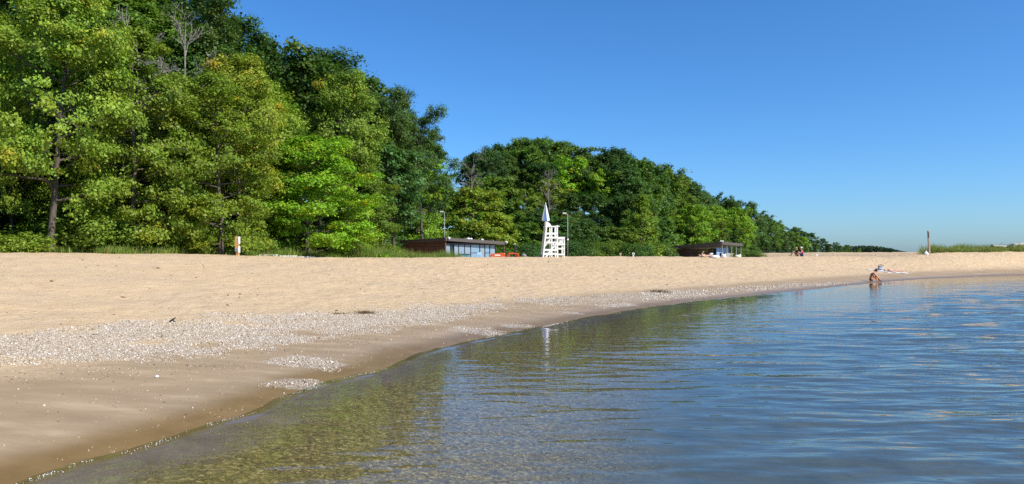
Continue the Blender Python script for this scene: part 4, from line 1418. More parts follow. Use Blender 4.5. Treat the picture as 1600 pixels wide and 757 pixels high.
# --- lamp posts
def lamp(px, d, top, label, arm=-1):
    x, y = at(px, d), d
    z = hz(x, y) - .05
    h = zat(top, d) - z
    root = empty('lamp_post', (x, y, z))
    tag(root, label, 'lamp post', 'lamp posts behind the beach')
    MB().tube([(0, 0, 0), (0, 0, h * .5), (0, 0, h - .05)], [.045, .04, .032], 8).build('pole', M['galv'], root, smooth=True)
    MB().box((0, 0, .12), (.28, .28, .08)).build('base_plate', M['galv'], root)
    a = MB().tube([(0, 0, h - .12), (arm * .25, 0, h - .06)], [.035, .03], 6).build('arm', M['galv'], root)
    hd = MB().box((arm * .32, 0, h), (.40, .24, .11)).build('lamp_head', M['cream'], root, .03)
    MB().box((arm * .32, 0, h - .07), (.30, .18, .03)).build('lens', M['white_paint'], hd)
    MB().lathe([(.07, 0), (.09, .03), (.09, .14), (.05, .17)], (0, -.02, h * .47), 8).build('clamp', M['white_paint'], root)


lamp(694.5, 80.5, 331, 'grey lamp post with white head rising behind the brown building')
lamp(887, 74, 333.5, 'grey lamp post with white head standing right of the lifeguard chair')


# --- orange tractor parked behind the crest
def tractor():
    d = 70.0
    x, y = at(789, d), d
    z = hz(x, y)
    root = empty('tractor', (x, y, z), math.radians(8))
    tag(root, 'orange compact tractor with black roll bar parked beside the brown building', 'tractor')
    og, bk = M['orange'], M['black']
    zt = zat(395.8, d) - z
    hd = MB().prism([(-1.40, .48), (-1.40, zt - .18), (-1.28, zt - .06), (-.1, zt + .02), (-.02, zt - .05), (-.02, .48)], -.36, .36).build('hood', og, root, .05)
    MB().box((-1.43, 0, .62), (.05, .5, .28)).build('grille', bk, hd)
    for yy in (-.24, .24):
        MB().lathe([(.02, 0), (.08, .02), (.085, .05)], (-1.44, yy, zt - .16), 10, axis='x').build('headlight', M['cream'], hd)
    MB().box((-.75, -.372, zt - .2), (.55, .012, .12)).build('side_decal', M['cream'], hd)
    MB().box((-.2, 0, .42), (2.3, .44, .22)).build('chassis', bk, root, .03)
    MB().box((-1.75, 0, .42), (.55, .9, .10)).build('loader_bar', M['white_paint'], root, .02)
    bu = MB().prism([(-2.05, .12), (-1.7, .12), (-1.66, .62), (-1.80, .62), (-1.98, .30)], -.75, .75).build('bucket', M['white_paint'], root, .015)
    def wheel(cx, cy, r, w):
        t_ = MB().lathe([(r * .62, -w / 2), (r * .93, -w / 2), (r, -w * .3), (r, w * .3), (r * .93, w / 2), (r * .62, w / 2)], (cx, cy, r), 22, axis='y').build('wheel', M['rubber'], root, smooth=False)
        MB().lathe([(.03, -w * .35), (r * .6, -w * .42), (r * .62, w * .42), (.03, w * .35)], (cx, cy, r), 14, axis='y').build('rim', M['cream'], t_)
        for a in range(18):
            ca, sa = math.cos(a * math.pi / 9), math.sin(a * math.pi / 9)
            MB().box((cx + r * ca, cy + (.2 if a % 2 else -.2) * w, r + r * sa), (.05, w * .5, .05), (0, -a * math.pi / 9, 0)).build('lug', M['rubber'], t_)
    for yy in (-.58, .58):
        wheel(-1.0, yy, .33, .24)
        wheel(.72, yy * 1.1, .46, .34)
        MB().prism([(.18, .74), (.26, zt - .02), (.5, zt + .04), (1.15, zt - .02), (1.30, .70), (1.2, .70), (1.06, zt - .12), (.5, zt - .06), (.36, zt - .12), (.27, .74)], yy * 1.1 - .19, yy * 1.1 + .19).build('fender', og, root, .02)
    MB().box((.16, 0, .60), (.52, .9, .06)).build('footplate', bk, root)
    st = MB().box((.62, 0, .86), (.5, .5, .12)).build('seat', bk, root, .04)
    MB().box((.88, 0, 1.16), (.12, .48, .52), (0, .15, 0)).build('seat_back', bk, st, .04)
    MB().tube([(.05, 0, .8), (.22, 0, 1.14)], .03, 6).build('steering_column', bk, root)
    MB().lathe([(.17, -.012), (.2, -.02), (.2, .02), (.17, .012)], (.24, 0, 1.17), 16).build('steering_wheel', bk, root)
    for yy in (-.45, .45):
        MB().tube([(1.0, yy, .6), (1.0, yy, 2.0)], .038, 6).build('roll_bar', bk, root)
    MB().tube([(1.0, -.45, 2.0), (1.0, .45, 2.0)], .038, 6).build('roll_bar', bk, root)
    MB().lathe([(.05, 0), (.06, .04), (.05, .12), (.02, .15)], (1.0, .45, 2.02), 8).build('beacon', M['cream'], root)
    MB().prism([(1.30, .35), (1.72, .15), (1.85, .45), (1.60, .80), (1.34, .80)], -.6, .6).build('rear_spreader', M['white_paint'], root, .03)
    MB().tube([(-.05, .2, .9), (-.05, .2, 1.35)], .03, 6).build('exhaust', bk, root)


tractor()
x, y = at(818.5, 69), 69
z = hz(x, y)
rb = empty('litter_bin', (x, y, z))
tag(rb, 'small grey domed bin right of the orange tractor', 'bin')
MB().lathe([(.20, 0), (.235, .05), (.25, .62), (.27, .64), (.27, .70)], (0, 0, -.02), 14).build('body', M['bin'], rb)
MB().lathe([(.275, .70), (.26, .78), (.2, .88), (.10, .94), (.03, .955)], (0, 0, 0), 14).build('lid', M['bin'], rb, smooth=True)
MB().lathe([(.05, .94), (.06, 1.0), (.03, 1.03)], (0, 0, 0), 8).build('lid_knob', M['bin'], rb)


# --- wooden signpost on the left
def signpost():
    d = 44.0
    x, y = at(371.5, d), d
    z = hz(x, y)
    root = empty('signpost', (x, y, z), math.radians(-8))
    tag(root, 'short tan wooden signpost with white boards on its right edge, before the trees', 'signpost')
    h = zat(370, d) - z
    MB().box((0, 0, h / 2 - .15), (.15, .15, h + .3)).build('post', M['tan_post'], root, .012)
    MB().box((-.01, -.085, h * .62), (.25, .025, h * .74)).build('board', M['tan_post'], root, .008)
    for a, b_ in ((.62, 1.0), (.16, .50)):
        MB().box((.10, -.03, h * (a + b_) / 2), (.05, .17, h * (b_ - a) - .02)).build('sign_panel', M['white_paint'], root, .005)
    dk = MB().lathe([(.10, 0), (.105, .01), (.105, .04), (.07, .05)], (-.01, -.15, h * .30), 16, axis='y').build('ring', M['galv'], root)
    MB().box((-.01, -.10, h * .30), (.21, .02, .22)).build('backing', M['concrete'], root)


signpost()

# --- concrete edge of the walk below the left wood
ca = ground(404, 52.0); cb = ground(572, 58.5)
wroot = empty('concrete_edging', ca, math.atan2(cb[1] - ca[1], cb[0] - ca[0]))
tag(wroot, 'long low pale concrete walkway edge between the sand and the green grass', 'walkway')
Ln = math.hypot(cb[0] - ca[0], cb[1] - ca[1])
nn = 6
for i in range(nn):
    xa = Ln * i / nn
    wx0 = ca[0] + (cb[0] - ca[0]) * (i + .5) / nn; wy0 = ca[1] + (cb[1] - ca[1]) * (i + .5) / nn
    MB().box((xa + Ln / nn / 2, .5, hz(wx0, wy0) - ca[2] + .0), (Ln / nn - .03, 1.0, .22)).build('slab', M['concrete'], wroot, .015)


# --- open dark pavilion further along
def pavilion():
    d0 = 112.0
    cx, cy = at(1127, d0), d0
    gz = hz(cx, cy) - .05
    root = empty('pavilion', (cx, cy, gz), math.radians(38))
    tag(root, 'open dark pavilion with sloping roof, thin posts and light blue panels', 'building')
    zc = zat(378, d0) - gz; zr = zat(381.5, 118) - gz; zl = zat(384.5, 116) - gz
    W, D = 4.6, 9.0
    # roof corners in local axes: +X to the right end, +Y towards the left rear end
    A, B_, C_, D_ = (-.3, -.3, zc), (W + .3, -.3, zr), (W + .3, D, zl + zr - zc), (-.3, D, zl)
    th = .38
    rf = MB()
    top = [A, B_, C_, D_]
    rf.v = [(p[0], p[1], p[2] - th + .04) for p in top] + [tuple(p) for p in top]
    rf.f = [(3, 2, 1, 0), (4, 5, 6, 7), (0, 1, 5, 4), (1, 2, 6, 5), (2, 3, 7, 6), (3, 0, 4, 7)]
    ro = rf.build('roof', M['roof'], root)
    MB().beam((A[0], A[1] - .03, A[2] - .2), (B_[0], B_[1] - .03, B_[2] - .2), .05, .4).build('fascia', M['fascia'], ro)
    MB().beam((A[0] - .03, A[1], A[2] - .2), (D_[0] - .03, D_[1], D_[2] - .2), .05, .4).build('fascia', M['fascia'], ro)
    MB().box((W / 2, D / 2, .06), (W, D, .12)).build('floor_slab', M['concrete'], root)
    for i in range(10):
        hh = (zl - .5) / 10
        MB().box((.9, D * .62, hh * (i + .5)), (.06, D * .72, hh - .02)).build('board', M['plank'], root)
    MB().box((W * .5, D - .1, (zl - .5) / 2), (W * .8, .1, zl - .5)).build('back_wall', M['dark_frame'], root)
    for i in range(5):
        px_ = .05 + (W + .1) * i / 4
        MB().box((px_, -.1, (zr - .3) / 2), (.09, .09, zr - .3)).build('post', M['galv'], root)
    for i in range(1, 4):
        MB().box((-.1, D * i / 3.2, (zl - .3) / 2), (.10, .10, zl - .3)).build('post', M['fascia'], root)
    # blue kiosk walls with a dark doorway
    for a, b_, z0, z1 in ((.05, .75, 0, 1), (.78, 1.25, .62, 1), (1.28, 1.7, 0, 1), (1.72, 2.5, .66, 1), (2.52, 3.0, 0, 1)):
        hh = zr - .75
        MB().box(((a + b_) / 2, .9, hh * (z0 + z1) / 2 + .1), (b_ - a, .06, hh * (z1 - z0))).build('blue_panel', M['blue_panel'], root)
    MB().box((1.6, 1.6, (zr - .8) / 2), (2.9, .06, zr - .8)).build('rear_panel', M['dark_frame'], root)
    for p in ((-.25, -.2), (.35, -.1)):
        MB().lathe([(.06, 0), (.12, .06), (.14, .14), (.10, .22), (.03, .26)], (p[0], p[1] + .1, zc - .06), 10).build('roof_knob', M['white_paint'], ro, smooth=True)  # small white shapes sitting on the roof, not lamps


pavilion()
x, y = at(1043, 111), 111
z = hz(x, y)
cbk = empty('concrete_block', (x, y, z), math.radians(25))
tag(cbk, 'pale concrete block wall left of the dark pavilion', 'wall')
for i in range(4):
    for j in range(3):
        MB().box((-.75 + .5 * j, 0, .17 + .34 * i), (.485, .55, .325)).build('block', M['concrete'], cbk, .012)
MB().box((0, 0, 1.40), (1.62, .62, .08)).build('coping', M['concrete'], cbk, .012)

# --- wooden post with plate and white bag on the right
x, y = at(1451.5, 72), 72
z = hz(x, y)
wp_ = empty('wooden_post', (x, y, z))
tag(wp_, 'tall weathered wooden post beside the dune grass at the right', 'post')
h = zat(361, 72) - z
MB().beam((.07, 0, -.3), (-.07, 0, h), .15, .15).build('shaft', M['old_post'], wp_, .012)
MB().box((-.10, -.09, h - .38), (.085, .02, .62), (0, -.06, 0)).build('plate', M['dark_frame'], wp_)
M['bag'] = plain('white_plastic_bag', (.78, .79, .82), .4, .05)
def blob(name, prof, loc, mat, sx=1, sy=1, n=14, jit=.06, seed=0, rz=0.0, parent=None):
    r = random.Random(seed)
    mb = MB().lathe(prof, (0, 0, 0), n, sx, sy)
    mb.v = [(a * (1 + r.uniform(-jit, jit)), b * (1 + r.uniform(-jit, jit)), c * (1 + r.uniform(-jit, jit))) for a, b, c in mb.v]
    o = mb.build(name, mat, parent, smooth=True)
    o.location = loc; o.rotation_euler = (0, 0, rz)
    return o


bg_ = empty('plastic_bag', (at(1447, 71.5), 71.5, hz(at(1447, 71.5), 71.5)))
tag(bg_, 'crumpled white bag at the foot of the weathered post', 'bag')
blob('sack', [(.14, -.02), (.2, .06), (.19, .16), (.11, .25), (.05, .29)], (0, 0, 0), M['bag'], 1.1, .9, 14, .14, 3, 0, bg_)
blob('knot', [(.05, .27), (.07, .33), (.05, .38)], (0, 0, 0), M['bag'], 1, .6, 8, .2, 4, 0, bg_)

# driftwood trunks on the dune
def log(px0, px1, d, py0, py1, r0, r1, label, seed):
    r = random.Random(seed)
    x0, x1 = at(px0, d), at(px1, d)
    root = empty('driftwood_log', ((x0 + x1) / 2, d, hz((x0 + x1) / 2, d)))
    tag(root, label, 'driftwood')
    pts, rad = [], []
    for i in range(9):
        f = i / 8
        xx = x0 + (x1 - x0) * f
        pts.append((xx - root.location.x, r.uniform(-.07, .07), zat(py0 + (py1 - py0) * f, d) - root.location.z + r.uniform(-.03, .03)))
        rad.append((r0 + (r1 - r0) * f) * r.uniform(.85, 1.15))
    MB().tube(pts, rad, 9).build('trunk', M['driftwood'], root, smooth=True)
    for i in (2, 5):
        p = Vector(pts[i])
        MB().tube([p, p + Vector((.25, -.1, .18)), p + Vector((.4, -.12, .42))], [.05, .035, .012], 6).build('branch_stub', M['driftwood'], root)


log(1550, 1586, 76, 385.2, 385.8, .13, .11, 'long bleached driftwood log lying on the dune grass', 1)
log(1582, 1606, 78, 384.2, 382.2, .20, .24, 'thick pale driftwood stump end at the right edge of the dune', 2)
M['plant'] = M['leaf']
for i, (px, d, h, lb) in enumerate([(1549, 75, .95, 'tall weedy plant rising from the dune beside the driftwood log'), (1557, 76, .8, 'second weedy plant just left of the driftwood log'),
                                   (1579, 75, 1.0, 'single dark weed between the log and the stump'), (1592, 77, .9, 'small weed standing above the driftwood stump')]):
    o = shrub(1, px, d, h, 'blue', lb, 'weeds on the dune', .3)
    o.name = 'weed_plant'
    o['category'] = 'plant'


# --- people
def skin_mat(name, col):
    m, n, b = new_mat(name)
    tc = N(n, 'ShaderNodeTexCoord')
    r = ramp(n, noise_n(n, 5, 3, .5, tc.outputs['Object']), [(.3, tuple(c * .88 for c in col)), (.7, col)])
    n.links.new(r.outputs[0], b.inputs['Base Color'])
    setin(b, Roughness=.5, Specular_IOR_Level=.35)
    return m


M['skin_tan'] = skin_mat('tanned_skin', (.58, .27, .145))
M['skin_pale'] = skin_mat('fair_skin', (.60, .36, .25))
M['hair_dark'] = plain('dark_hair', (.012, .010, .010), .45, .1, 20)
M['hair_fair'] = plain('fair_hair', (.42, .28, .12), .5, .1, 20)
M['swim_dark'] = plain('dark_swimwear', (.03, .012, .012), .6)
M['shirt_black'] = plain('black_shirt', (.012, .012, .014), .85)
M['pink'] = plain('pink_top', (.72, .07, .28), .8, .06)
M['navy'] = plain('navy_cloth', (.02, .03, .16), .8)
M['orange_cloth'] = plain('orange_brown_shorts', (.38, .15, .03), .8)
M['hat'] = plain('straw_white_hat', (.72, .66, .50), .8, .08)
M['purple'] = plain('lilac_cloth', (.35, .28, .55), .8)


def skinned(name, chains, mat, parent, root_i=None, sub=2):
    """one continuous surface grown round joined chains of ((x,y,z), radius)"""
    vs, es, rs, index = [], [], [], {}
    def vid(p, r):
        k = tuple(round(c, 4) for c in p)
        if k not in index:
            index[k] = len(vs); vs.append(p); rs.append(r)
        return index[k]
    for ch in chains:
        ids = [vid(p, r) for p, r in ch]
        es += [(a, b) for a, b in zip(ids[:-1], ids[1:]) if a != b]
    me = bpy.data.meshes.new(name)
    me.from_pydata(vs, es, [])
    me.materials.append(mat)
    o = link(name, me, parent)
    sk = o.modifiers.new('skin', 'SKIN')
    sk.use_smooth_shade = True
    for i, v in enumerate(me.skin_vertices[0].data):
        v.radius = (rs[i], rs[i]); v.use_root = (i == 0)
    sb = o.modifiers.new('sub', 'SUBSURF'); sb.levels = sub; sb.render_levels = sub
    return o


def hand(wr, fwd, side, s=1.0):
    """palm and five finger chains from the wrist, fingers slightly curled downwards"""
    wr, fwd, side = Vector(wr), Vector(fwd).normalized(), Vector(side).normalized()
    dn = fwd.cross(side).normalized()
    if dn.z > 0: dn = -dn
    palm = wr + fwd * .06 * s
    ch = [[(tuple(wr), .026 * s), (tuple(palm), .032 * s)]]
    for off, ln in ((-.03, .070), (-.010, .080), (.010, .076), (.03, .060)):
        k = palm + side * off * s + fwd * .03 * s
        e = k + fwd * ln * .5 * s + dn * .008 * s
        ch.append([(tuple(palm), .032 * s), (tuple(k), .010 * s), (tuple(e), .009 * s), (tuple(e + fwd * ln * .4 * s + dn * .022 * s), .007 * s)])
    th = wr + fwd * .03 * s - side * .035 * s
    ch.append([(tuple(palm), .032 * s), (tuple(th), .012 * s), (tuple(th + fwd * .035 * s - side * .018 * s), .009 * s)])
    return ch


def head(center, r, face, skin, hair, parent, long_hair=0.0):
    """face: unit direction the head looks; head shape, nose, ears, hair cap, parented as parts"""
    f = Vector(face).normalized(); s = Vector((0, 0, 1)).cross(f).normalized(); u = f.cross(s).normalized()
    c = Vector(center)
    mb = MB()
    n1, n2 = 10, 14
    for i in range(n1 + 1):
        th = math.pi * i / n1
        for j in range(n2):
            ph = 2 * math.pi * j / n2
            a, b_, d_ = math.sin(th) * math.cos(ph), math.sin(th) * math.sin(ph), math.cos(th)
            jaw = 1 - .22 * max(0, -d_)
            nose = .16 * math.exp(-((d_ + .12) ** 2) / .03 - (b_ ** 2) / .02) if a > 0 else 0
            eye = -.05 * math.exp(-((d_ - .08) ** 2) / .01 - ((abs(b_) - .35) ** 2) / .02) if a > 0 else 0
            mb.v.append(tuple(c + f * r * (a * .95 * jaw + nose + eye + (.08 if d_ < -.5 and a > 0 else 0)) + s * r * b_ * .78 * jaw + u * r * d_ * 1.2))
    for i in range(n1):
        for j in range(n2):
            j2 = (j + 1) % n2
            mb.f.append((i * n2 + j, (i + 1) * n2 + j, (i + 1) * n2 + j2, i * n2 + j2))
    ho = mb.build('head', skin, parent, smooth=True)
    for sg in (-1, 1):
        MB().tube([tuple(c + s * r * .74 * sg + u * r * .12 - f * r * .05), tuple(c + s * r * .86 * sg - u * r * .2 - f * r * .12)], [r * .16, r * .1], 6).build('ear', skin, ho)
    hb = MB()
    for i in range(8):
        th = math.pi * .62 * i / 7
        for j in range(n2):
            ph = 2 * math.pi * j / n2
            a, b_, d_ = math.sin(th) * math.cos(ph), math.sin(th) * math.sin(ph), math.cos(th)
            if a > .25 and d_ < .45: d_ = .45 + (d_ - .45) * .1
            hb.v.append(tuple(c - f * r * .10 + f * r * a * .98 + s * r * b_ * .88 + u * r * d_ * 1.3))
    for i in range(7):
        for j in range(n2):
            j2 = (j + 1) % n2
            hb.f.append((i * n2 + j, (i + 1) * n2 + j, (i + 1) * n2 + j2, i * n2 + j2))
    hb.build('hair', hair, ho, smooth=True)
    if long_hair:
        p = c - f * r * .75
        MB().tube([tuple(p + u * r * .3), tuple(p - f * r * .25 - u * r * .6), tuple(p - f * r * .1 - u * (r * .6 + long_hair))], [r * .6, r * .55, r * .15], 8).build('hair_length', hair, ho, smooth=True)
    return ho


def seated(px, d, label, skin, hair, yaw, dims, clothes, lean=.12, arm='knees', hatm=None, long_hair=0.0, s=1.0, foot_out=.62, knee=.46):
    """a person sitting on the sand with knees drawn up, facing local +X"""
    x, y = at(px, d), d
    z = hz(x, y)
    root = empty('person', (x, y, z), yaw)
    tag(root, label, 'person')
    pel = (0, 0, .11 * s)
    waist = ((lean * .25) * s, 0, .28 * s)
    chest = ((lean * .8) * s, 0, .46 * s)
    neck = ((lean * 1.5 + .02) * s, 0, .61 * s)
    hdp = ((lean * 2.1 + .06) * s, 0, .75 * s)
    ch = [[(pel, .125 * s), (waist, .105 * s), (chest, .13 * s), (neck, .05 * s), (hdp, .055 * s)]]
    for sg in (-1, 1):
        hip = (.04 * s, .10 * sg * s, .10 * s); kn = (.36 * s, .12 * sg * s, knee * s); an = (foot_out * s, .11 * sg * s, .06 * s); toe = ((foot_out + .17) * s, .12 * sg * s, .035 * s)
        ch.append([(pel, .125 * s), (hip, .088 * s), (kn, .056 * s), ((kn[0] + .1 * s, kn[1], kn[2] - .14 * s), .054 * s), (an, .036 * s), (toe, .028 * s)])
        sh = (chest[0] + .03 * s, .17 * sg * s, .52 * s)
        if arm == 'knees':
            el = (sh[0] + .16 * s, .23 * sg * s, .34 * s); wr = (sh[0] + .38 * s, .13 * sg * s, .36 * s)
            fw = (.8, -.4 * sg, -.2)
        elif arm == 'reach':
            el = (sh[0] + .17 * s, .22 * sg * s, .30 * s); wr = (sh[0] + .42 * s, .16 * sg * s, .10 * s)
            fw = (.8, -.1 * sg, -.5)
        else:
            el = (sh[0] - .16 * s, .22 * sg * s, .30 * s); wr = (sh[0] - .24 * s, .22 * sg * s, .06 * s)
            fw = (-.8, 0, -.3)
        ch.append([(chest, .13 * s), (sh, .06 * s), (el, .042 * s), (wr, .026 * s)])
        ch += hand(wr, fw, (0, 1, 0), s)
    skinned('body', ch, skin, root)
    for cl in clothes:
        if cl[0] == 'top':
            cc = [[((waist[0] * .6, 0, .19 * s), .128 * s), (waist, .122 * s), (chest, .148 * s), ((neck[0] * .92, 0, .56 * s), .075 * s)]]
            for sg in (-1, 1):
                sh = (chest[0] + .03 * s, .17 * sg * s, .52 * s)
                cc.append([(chest, .148 * s), (sh, .075 * s), ((sh[0] + .05 * s, .2 * sg * s, .44 * s), .062 * s)])
            skinned('shirt', cc, cl[1], root)
        if cl[0] == 'shorts':
            cc = []
            for sg in (-1, 1):
                cc.append([((0, 0, .13 * s), .142 * s), ((.06 * s, .10 * sg * s, .13 * s), .104 * s), ((.24 * s, .11 * sg * s, (.10 + (knee - .10) * .62) * s), .083 * s)])
            skinned('shorts', cc, cl[1], root)
        if cl[0] == 'brief':
            skinned('swimwear', [[((-.02 * s, 0, .09 * s), .135 * s), ((.01, 0, .17 * s), .118 * s)]], cl[1], root)
        if cl[0] == 'band':
            skinned('swim_top', [[((chest[0] - .012, 0, .41 * s), .132 * s), ((chest[0] + .01, 0, .47 * s), .138 * s)]], cl[1], root)
    ho = head(hdp, .098 * s, (1, 0, -.25), skin, hair, root, long_hair)
    if hatm:
        MB().lathe([(.175, .04), (.18, .055), (.10, .07), (.10, .15), (.07, .17), (.02, .175)], (hdp[0] - .02, 0, hdp[2] + .03), 16).build('hat', hatm, ho, smooth=True)
    return root


seated(1360.5, depth_of(1360.5, 440.5), 'dark-haired tanned person in dark swimwear crouching at the water edge', M['skin_tan'], M['hair_dark'], math.radians(8), None,
       [('brief', M['swim_dark']), ('band', M['swim_dark'])], lean=.17, arm='reach', long_hair=.05, foot_out=.52, knee=.40, s=.92)
seated(1246, 71.5, 'person in black shirt and orange shorts sitting on the crest, facing left', M['skin_pale'], M['hair_fair'], math.radians(172), None,
       [('top', M['shirt_black']), ('shorts', M['orange_cloth'])], lean=.02, arm='back')
seated(1254, 71.0, 'person in pink top and pale hat sitting behind the black-shirted person', M['skin_pale'], M['hair_fair'], math.radians(165), None,
       [('top', M['pink']), ('shorts', M['navy'])], lean=.04, arm='knees', hatm=M['hat'], s=.95)


def lying(px, d, yaw, label, skin, hair, cloth, s=1.0):
    """a person lying on the back along local +X (feet at +X), one knee slightly raised"""
    x, y = at(px, d), d
    z = hz(x, y)
    root = empty('person', (x, y, z + .02), yaw)
    tag(root, label, 'person')
    pel, waist, chest, neck, hd_ = (0, 0, .12 * s), (-.2 * s, 0, .12 * s), (-.42 * s, 0, .14 * s), (-.60 * s, 0, .13 * s), (-.72 * s, 0, .14 * s)
    ch = [[(pel, .12 * s), (waist, .105 * s), (chest, .125 * s), (neck, .05 * s), (hd_, .05 * s)]]
    for sg in (-1, 1):
        kz = .20 if sg < 0 else .11
        ch.append([(pel, .12 * s), ((.06 * s, .09 * sg * s, .11 * s), .088 * s), ((.45 * s, .11 * sg * s, kz * s), .06 * s), ((.62 * s, .11 * sg * s, .10 * s), .055 * s), ((.86 * s, .12 * sg * s, .055 * s), .036 * s), ((.92 * s, .13 * sg * s, .17 * s), .028 * s)])
        sh = (-.50 * s, .17 * sg * s, .13 * s); wr = (-.12 * s, .30 * sg * s, .05 * s)
        ch.append([(chest, .125 * s), (sh, .058 * s), ((-.32 * s, .28 * sg * s, .07 * s), .04 * s), (wr, .026 * s)])
        ch += hand(wr, (1, 0, 0), (0, 1, 0), s)
    skinned('body', ch, skin, root)
    skinned('swimwear', [[((-.06 * s, 0, .12 * s), .135 * s), ((.10 * s, 0, .12 * s), .13 * s)]], cloth, root)
    head(hd_, .10 * s, (.15, 0, 1), skin, hair, root)
    return root


DL = depth_of(1397, 426)
lying(1397, DL, math.radians(8), 'fair-skinned person lying on a white towel behind the crouching person', M['skin_pale'], M['hair_fair'], M['swim_dark'], 1.0)


def towel(px, d, yaw, size, mat, label, mats=None, name='beach_towel'):
    x, y = at(px, d), d
    root = empty(name, (x, y, hz(x, y)), yaw)
    tag(root, label, 'towel')
    nx, ny = 14, 8
    cs, sn = math.cos(yaw), math.sin(yaw)
    def sheet(u0, u1, nm, mt):
        mb = MB()
        k = max(2, int(nx * (u1 - u0)))
        for L in (0, 1):
            for i in range(k + 1):
                for j in range(ny + 1):
                    u = (u0 + (u1 - u0) * i / k - .5) * size[0]; v = (j / ny - .5) * size[1]
                    wx_, wy_ = x + u * cs - v * sn, y + u * sn + v * cs
                    mb.v.append((u, v, hz(wx_, wy_) - root.location.z + .012 + .012 * L + .015 * math.sin(u * 9 + v * 5)))
        st = (k + 1) * (ny + 1)
        for i in range(k):
            for j in range(ny):
                q = i * (ny + 1) + j
                mb.f.append((q, q + ny + 1, q + ny + 2, q + 1)); mb.f.append((q + st, q + st + 1, q + st + ny + 2, q + st + ny + 1))
        mb.build(nm, mt, root, smooth=True)
    if mats:
        for i, mt in enumerate(mats): sheet(i / len(mats), (i + 1) / len(mats), 'stripe', mt)
    else:
        sheet(0, 1, 'cloth', mat)
    return root


towel(1395, DL - .1, math.radians(8), (2.0, .95), M['white_cloth'], 'white beach towel under the lying person')
# striped black and white beach bag / rolled towel standing at the lying person's head
x, y = at(1376.5, DL + .5), DL + .5
sb_ = empty('striped_bag', (x, y, hz(x, y)), math.radians(10))
tag(sb_, 'black and white striped beach bag leaning behind the crouching person', 'bag')
nst = 6
for i in range(nst):
    z0, z1 = .42 * i / nst, .42 * (i + 1) / nst
    w0, w1 = .26 - .05 * abs(i / nst - .4), .26 - .05 * abs((i + 1) / nst - .4)
    MB().lathe([(w0, z0), ((w0 + w1) / 2 + .006, (z0 + z1) / 2), (w1, z1)], (0, 0, 0), 16, 1.0, .6).build('stripe', M['white_cloth'] if i % 2 == 0 else M['black'], sb_, smooth=True)
for yy in (-.1, .1):
    MB().tube([(-.14, yy, .40), (-.1, yy, .52), (.1, yy, .52), (.14, yy, .40)], .012, 6).build('handle', M['black'], sb_)
towel(1362, DL + .9, math.radians(5), (.7, .5), M['white_cloth'], 'small pale cloth on the sand left of the striped bag')

# group on the crest before the pavilion
lying(1103, 66.3, math.radians(15), 'person lying on the crest in front of the dark pavilion', M['skin_pale'], M['hair_dark'], M['red_brown'], .95)
seated(1096, 67.6, 'person sitting low on the crest left of the lying one before the pavilion', M['skin_pale'], M['hair_fair'], math.radians(-20), None, [('top', M['concrete']), ('shorts', M['navy'])], lean=.1, s=.62)


def float_ring(px, d, L, Wd, h, mat, mat2, label, yaw=0, name='inflatable_float'):
    x, y = at(px, d), d
    root = empty(name, (x, y, hz(x, y)), yaw)
    tag(root, label, 'float')
    prof = [(.35, 0.0), (.85, .02), (1.0, .3), (.98, .62), (.80, .92), (.5, .98), (.2, .85), (.05, .8)]
    blob('body', [(r * L / 2, zz * h) for r, zz in prof], (0, 0, 0), mat, 1, Wd / L, 20, .02, 5, 0, root)
    blob('headrest', [(.02, 0), (L * .13, .03), (L * .15, h * .35), (L * .1, h * .55), (.02, h * .6)], (L * .34, 0, h * .6), mat2, 1, 1.3, 14, .03, 6, 0, root)
    MB().lathe([(.02, 0), (.02, .03)], (-L * .3, 0, h * .95), 8).build('valve', mat2, root)


M['yellow'] = plain('pale_yellow_vinyl', (.72, .66, .28), .4, .04)
M['white_vinyl'] = plain('white_vinyl', (.80, .80, .79), .35, .03)
float_ring(1117, 65.5, .82, .55, .27, M['white_vinyl'], M['purple'], 'white inflatable float lying on the crest before the blue pavilion panels', .1)
float_ring(1130.5, 65.8, .48, .42, .36, M['white_vinyl'], M['yellow'], 'smaller white and yellow float right of the long white one', -.3)
float_ring(1153, 68.5, .62, .42, .26, M['cream'], M['cream'], 'cream rounded float under the right end of the pavilion', .2)
x, y = at(1111, 67.2), 67.2
cb_ = empty('cooler_box', (x, y, hz(x, y)), .3)
tag(cb_, 'small pale cooler box behind the white float', 'cooler')
MB().box((0, 0, .17), (.28, .22, .34)).build('body', M['galv'], cb_, .02)
MB().box((0, 0, .37), (.30, .24, .06)).build('lid', M['white_vinyl'], cb_, .02)
MB().tube([(-.15, 0, .30), (-.15, -.1, .44), (.15, -.1, .44), (.15, 0, .30)], .012, 6).build('handle', M['galv'], cb_)


# small things along the crest
def marker(px, d, w, h, label, mat, dot=None, name='marker_post'):
    x, y = at(px, d), d
    root = empty(name, (x, y, hz(x, y)))
    tag(root, label, 'marker')
    MB().box((0, 0, h / 2 - .05), (w * .55, w * .5, h + .1)).build('post', mat, root, .01)
    MB().box((0, -w * .27, h * .72), (w, .03, h * .52)).build('panel', mat, root, .008)
    if dot:
        MB().lathe([(.05, 0), (.05, .015)], (0, -w * .27 - .03, h * .66), 12, axis='y').build('dot', dot, root)


marker(989.5, 66, .21, .36, 'small white marker with dark dot on the crest before the pointed tree', M['white_paint'], M['black'])
marker(969.5, 66, .18, .30, 'small weathered stub left of the white marker on the crest', M['old_post'])
marker(1276, 73, .24, .26, 'small white box-like marker right of the two seated people', M['white_paint'])
marker(1322, 75, .20, .36, 'small white marker post where the far ridge meets the sand', M['white_paint'])


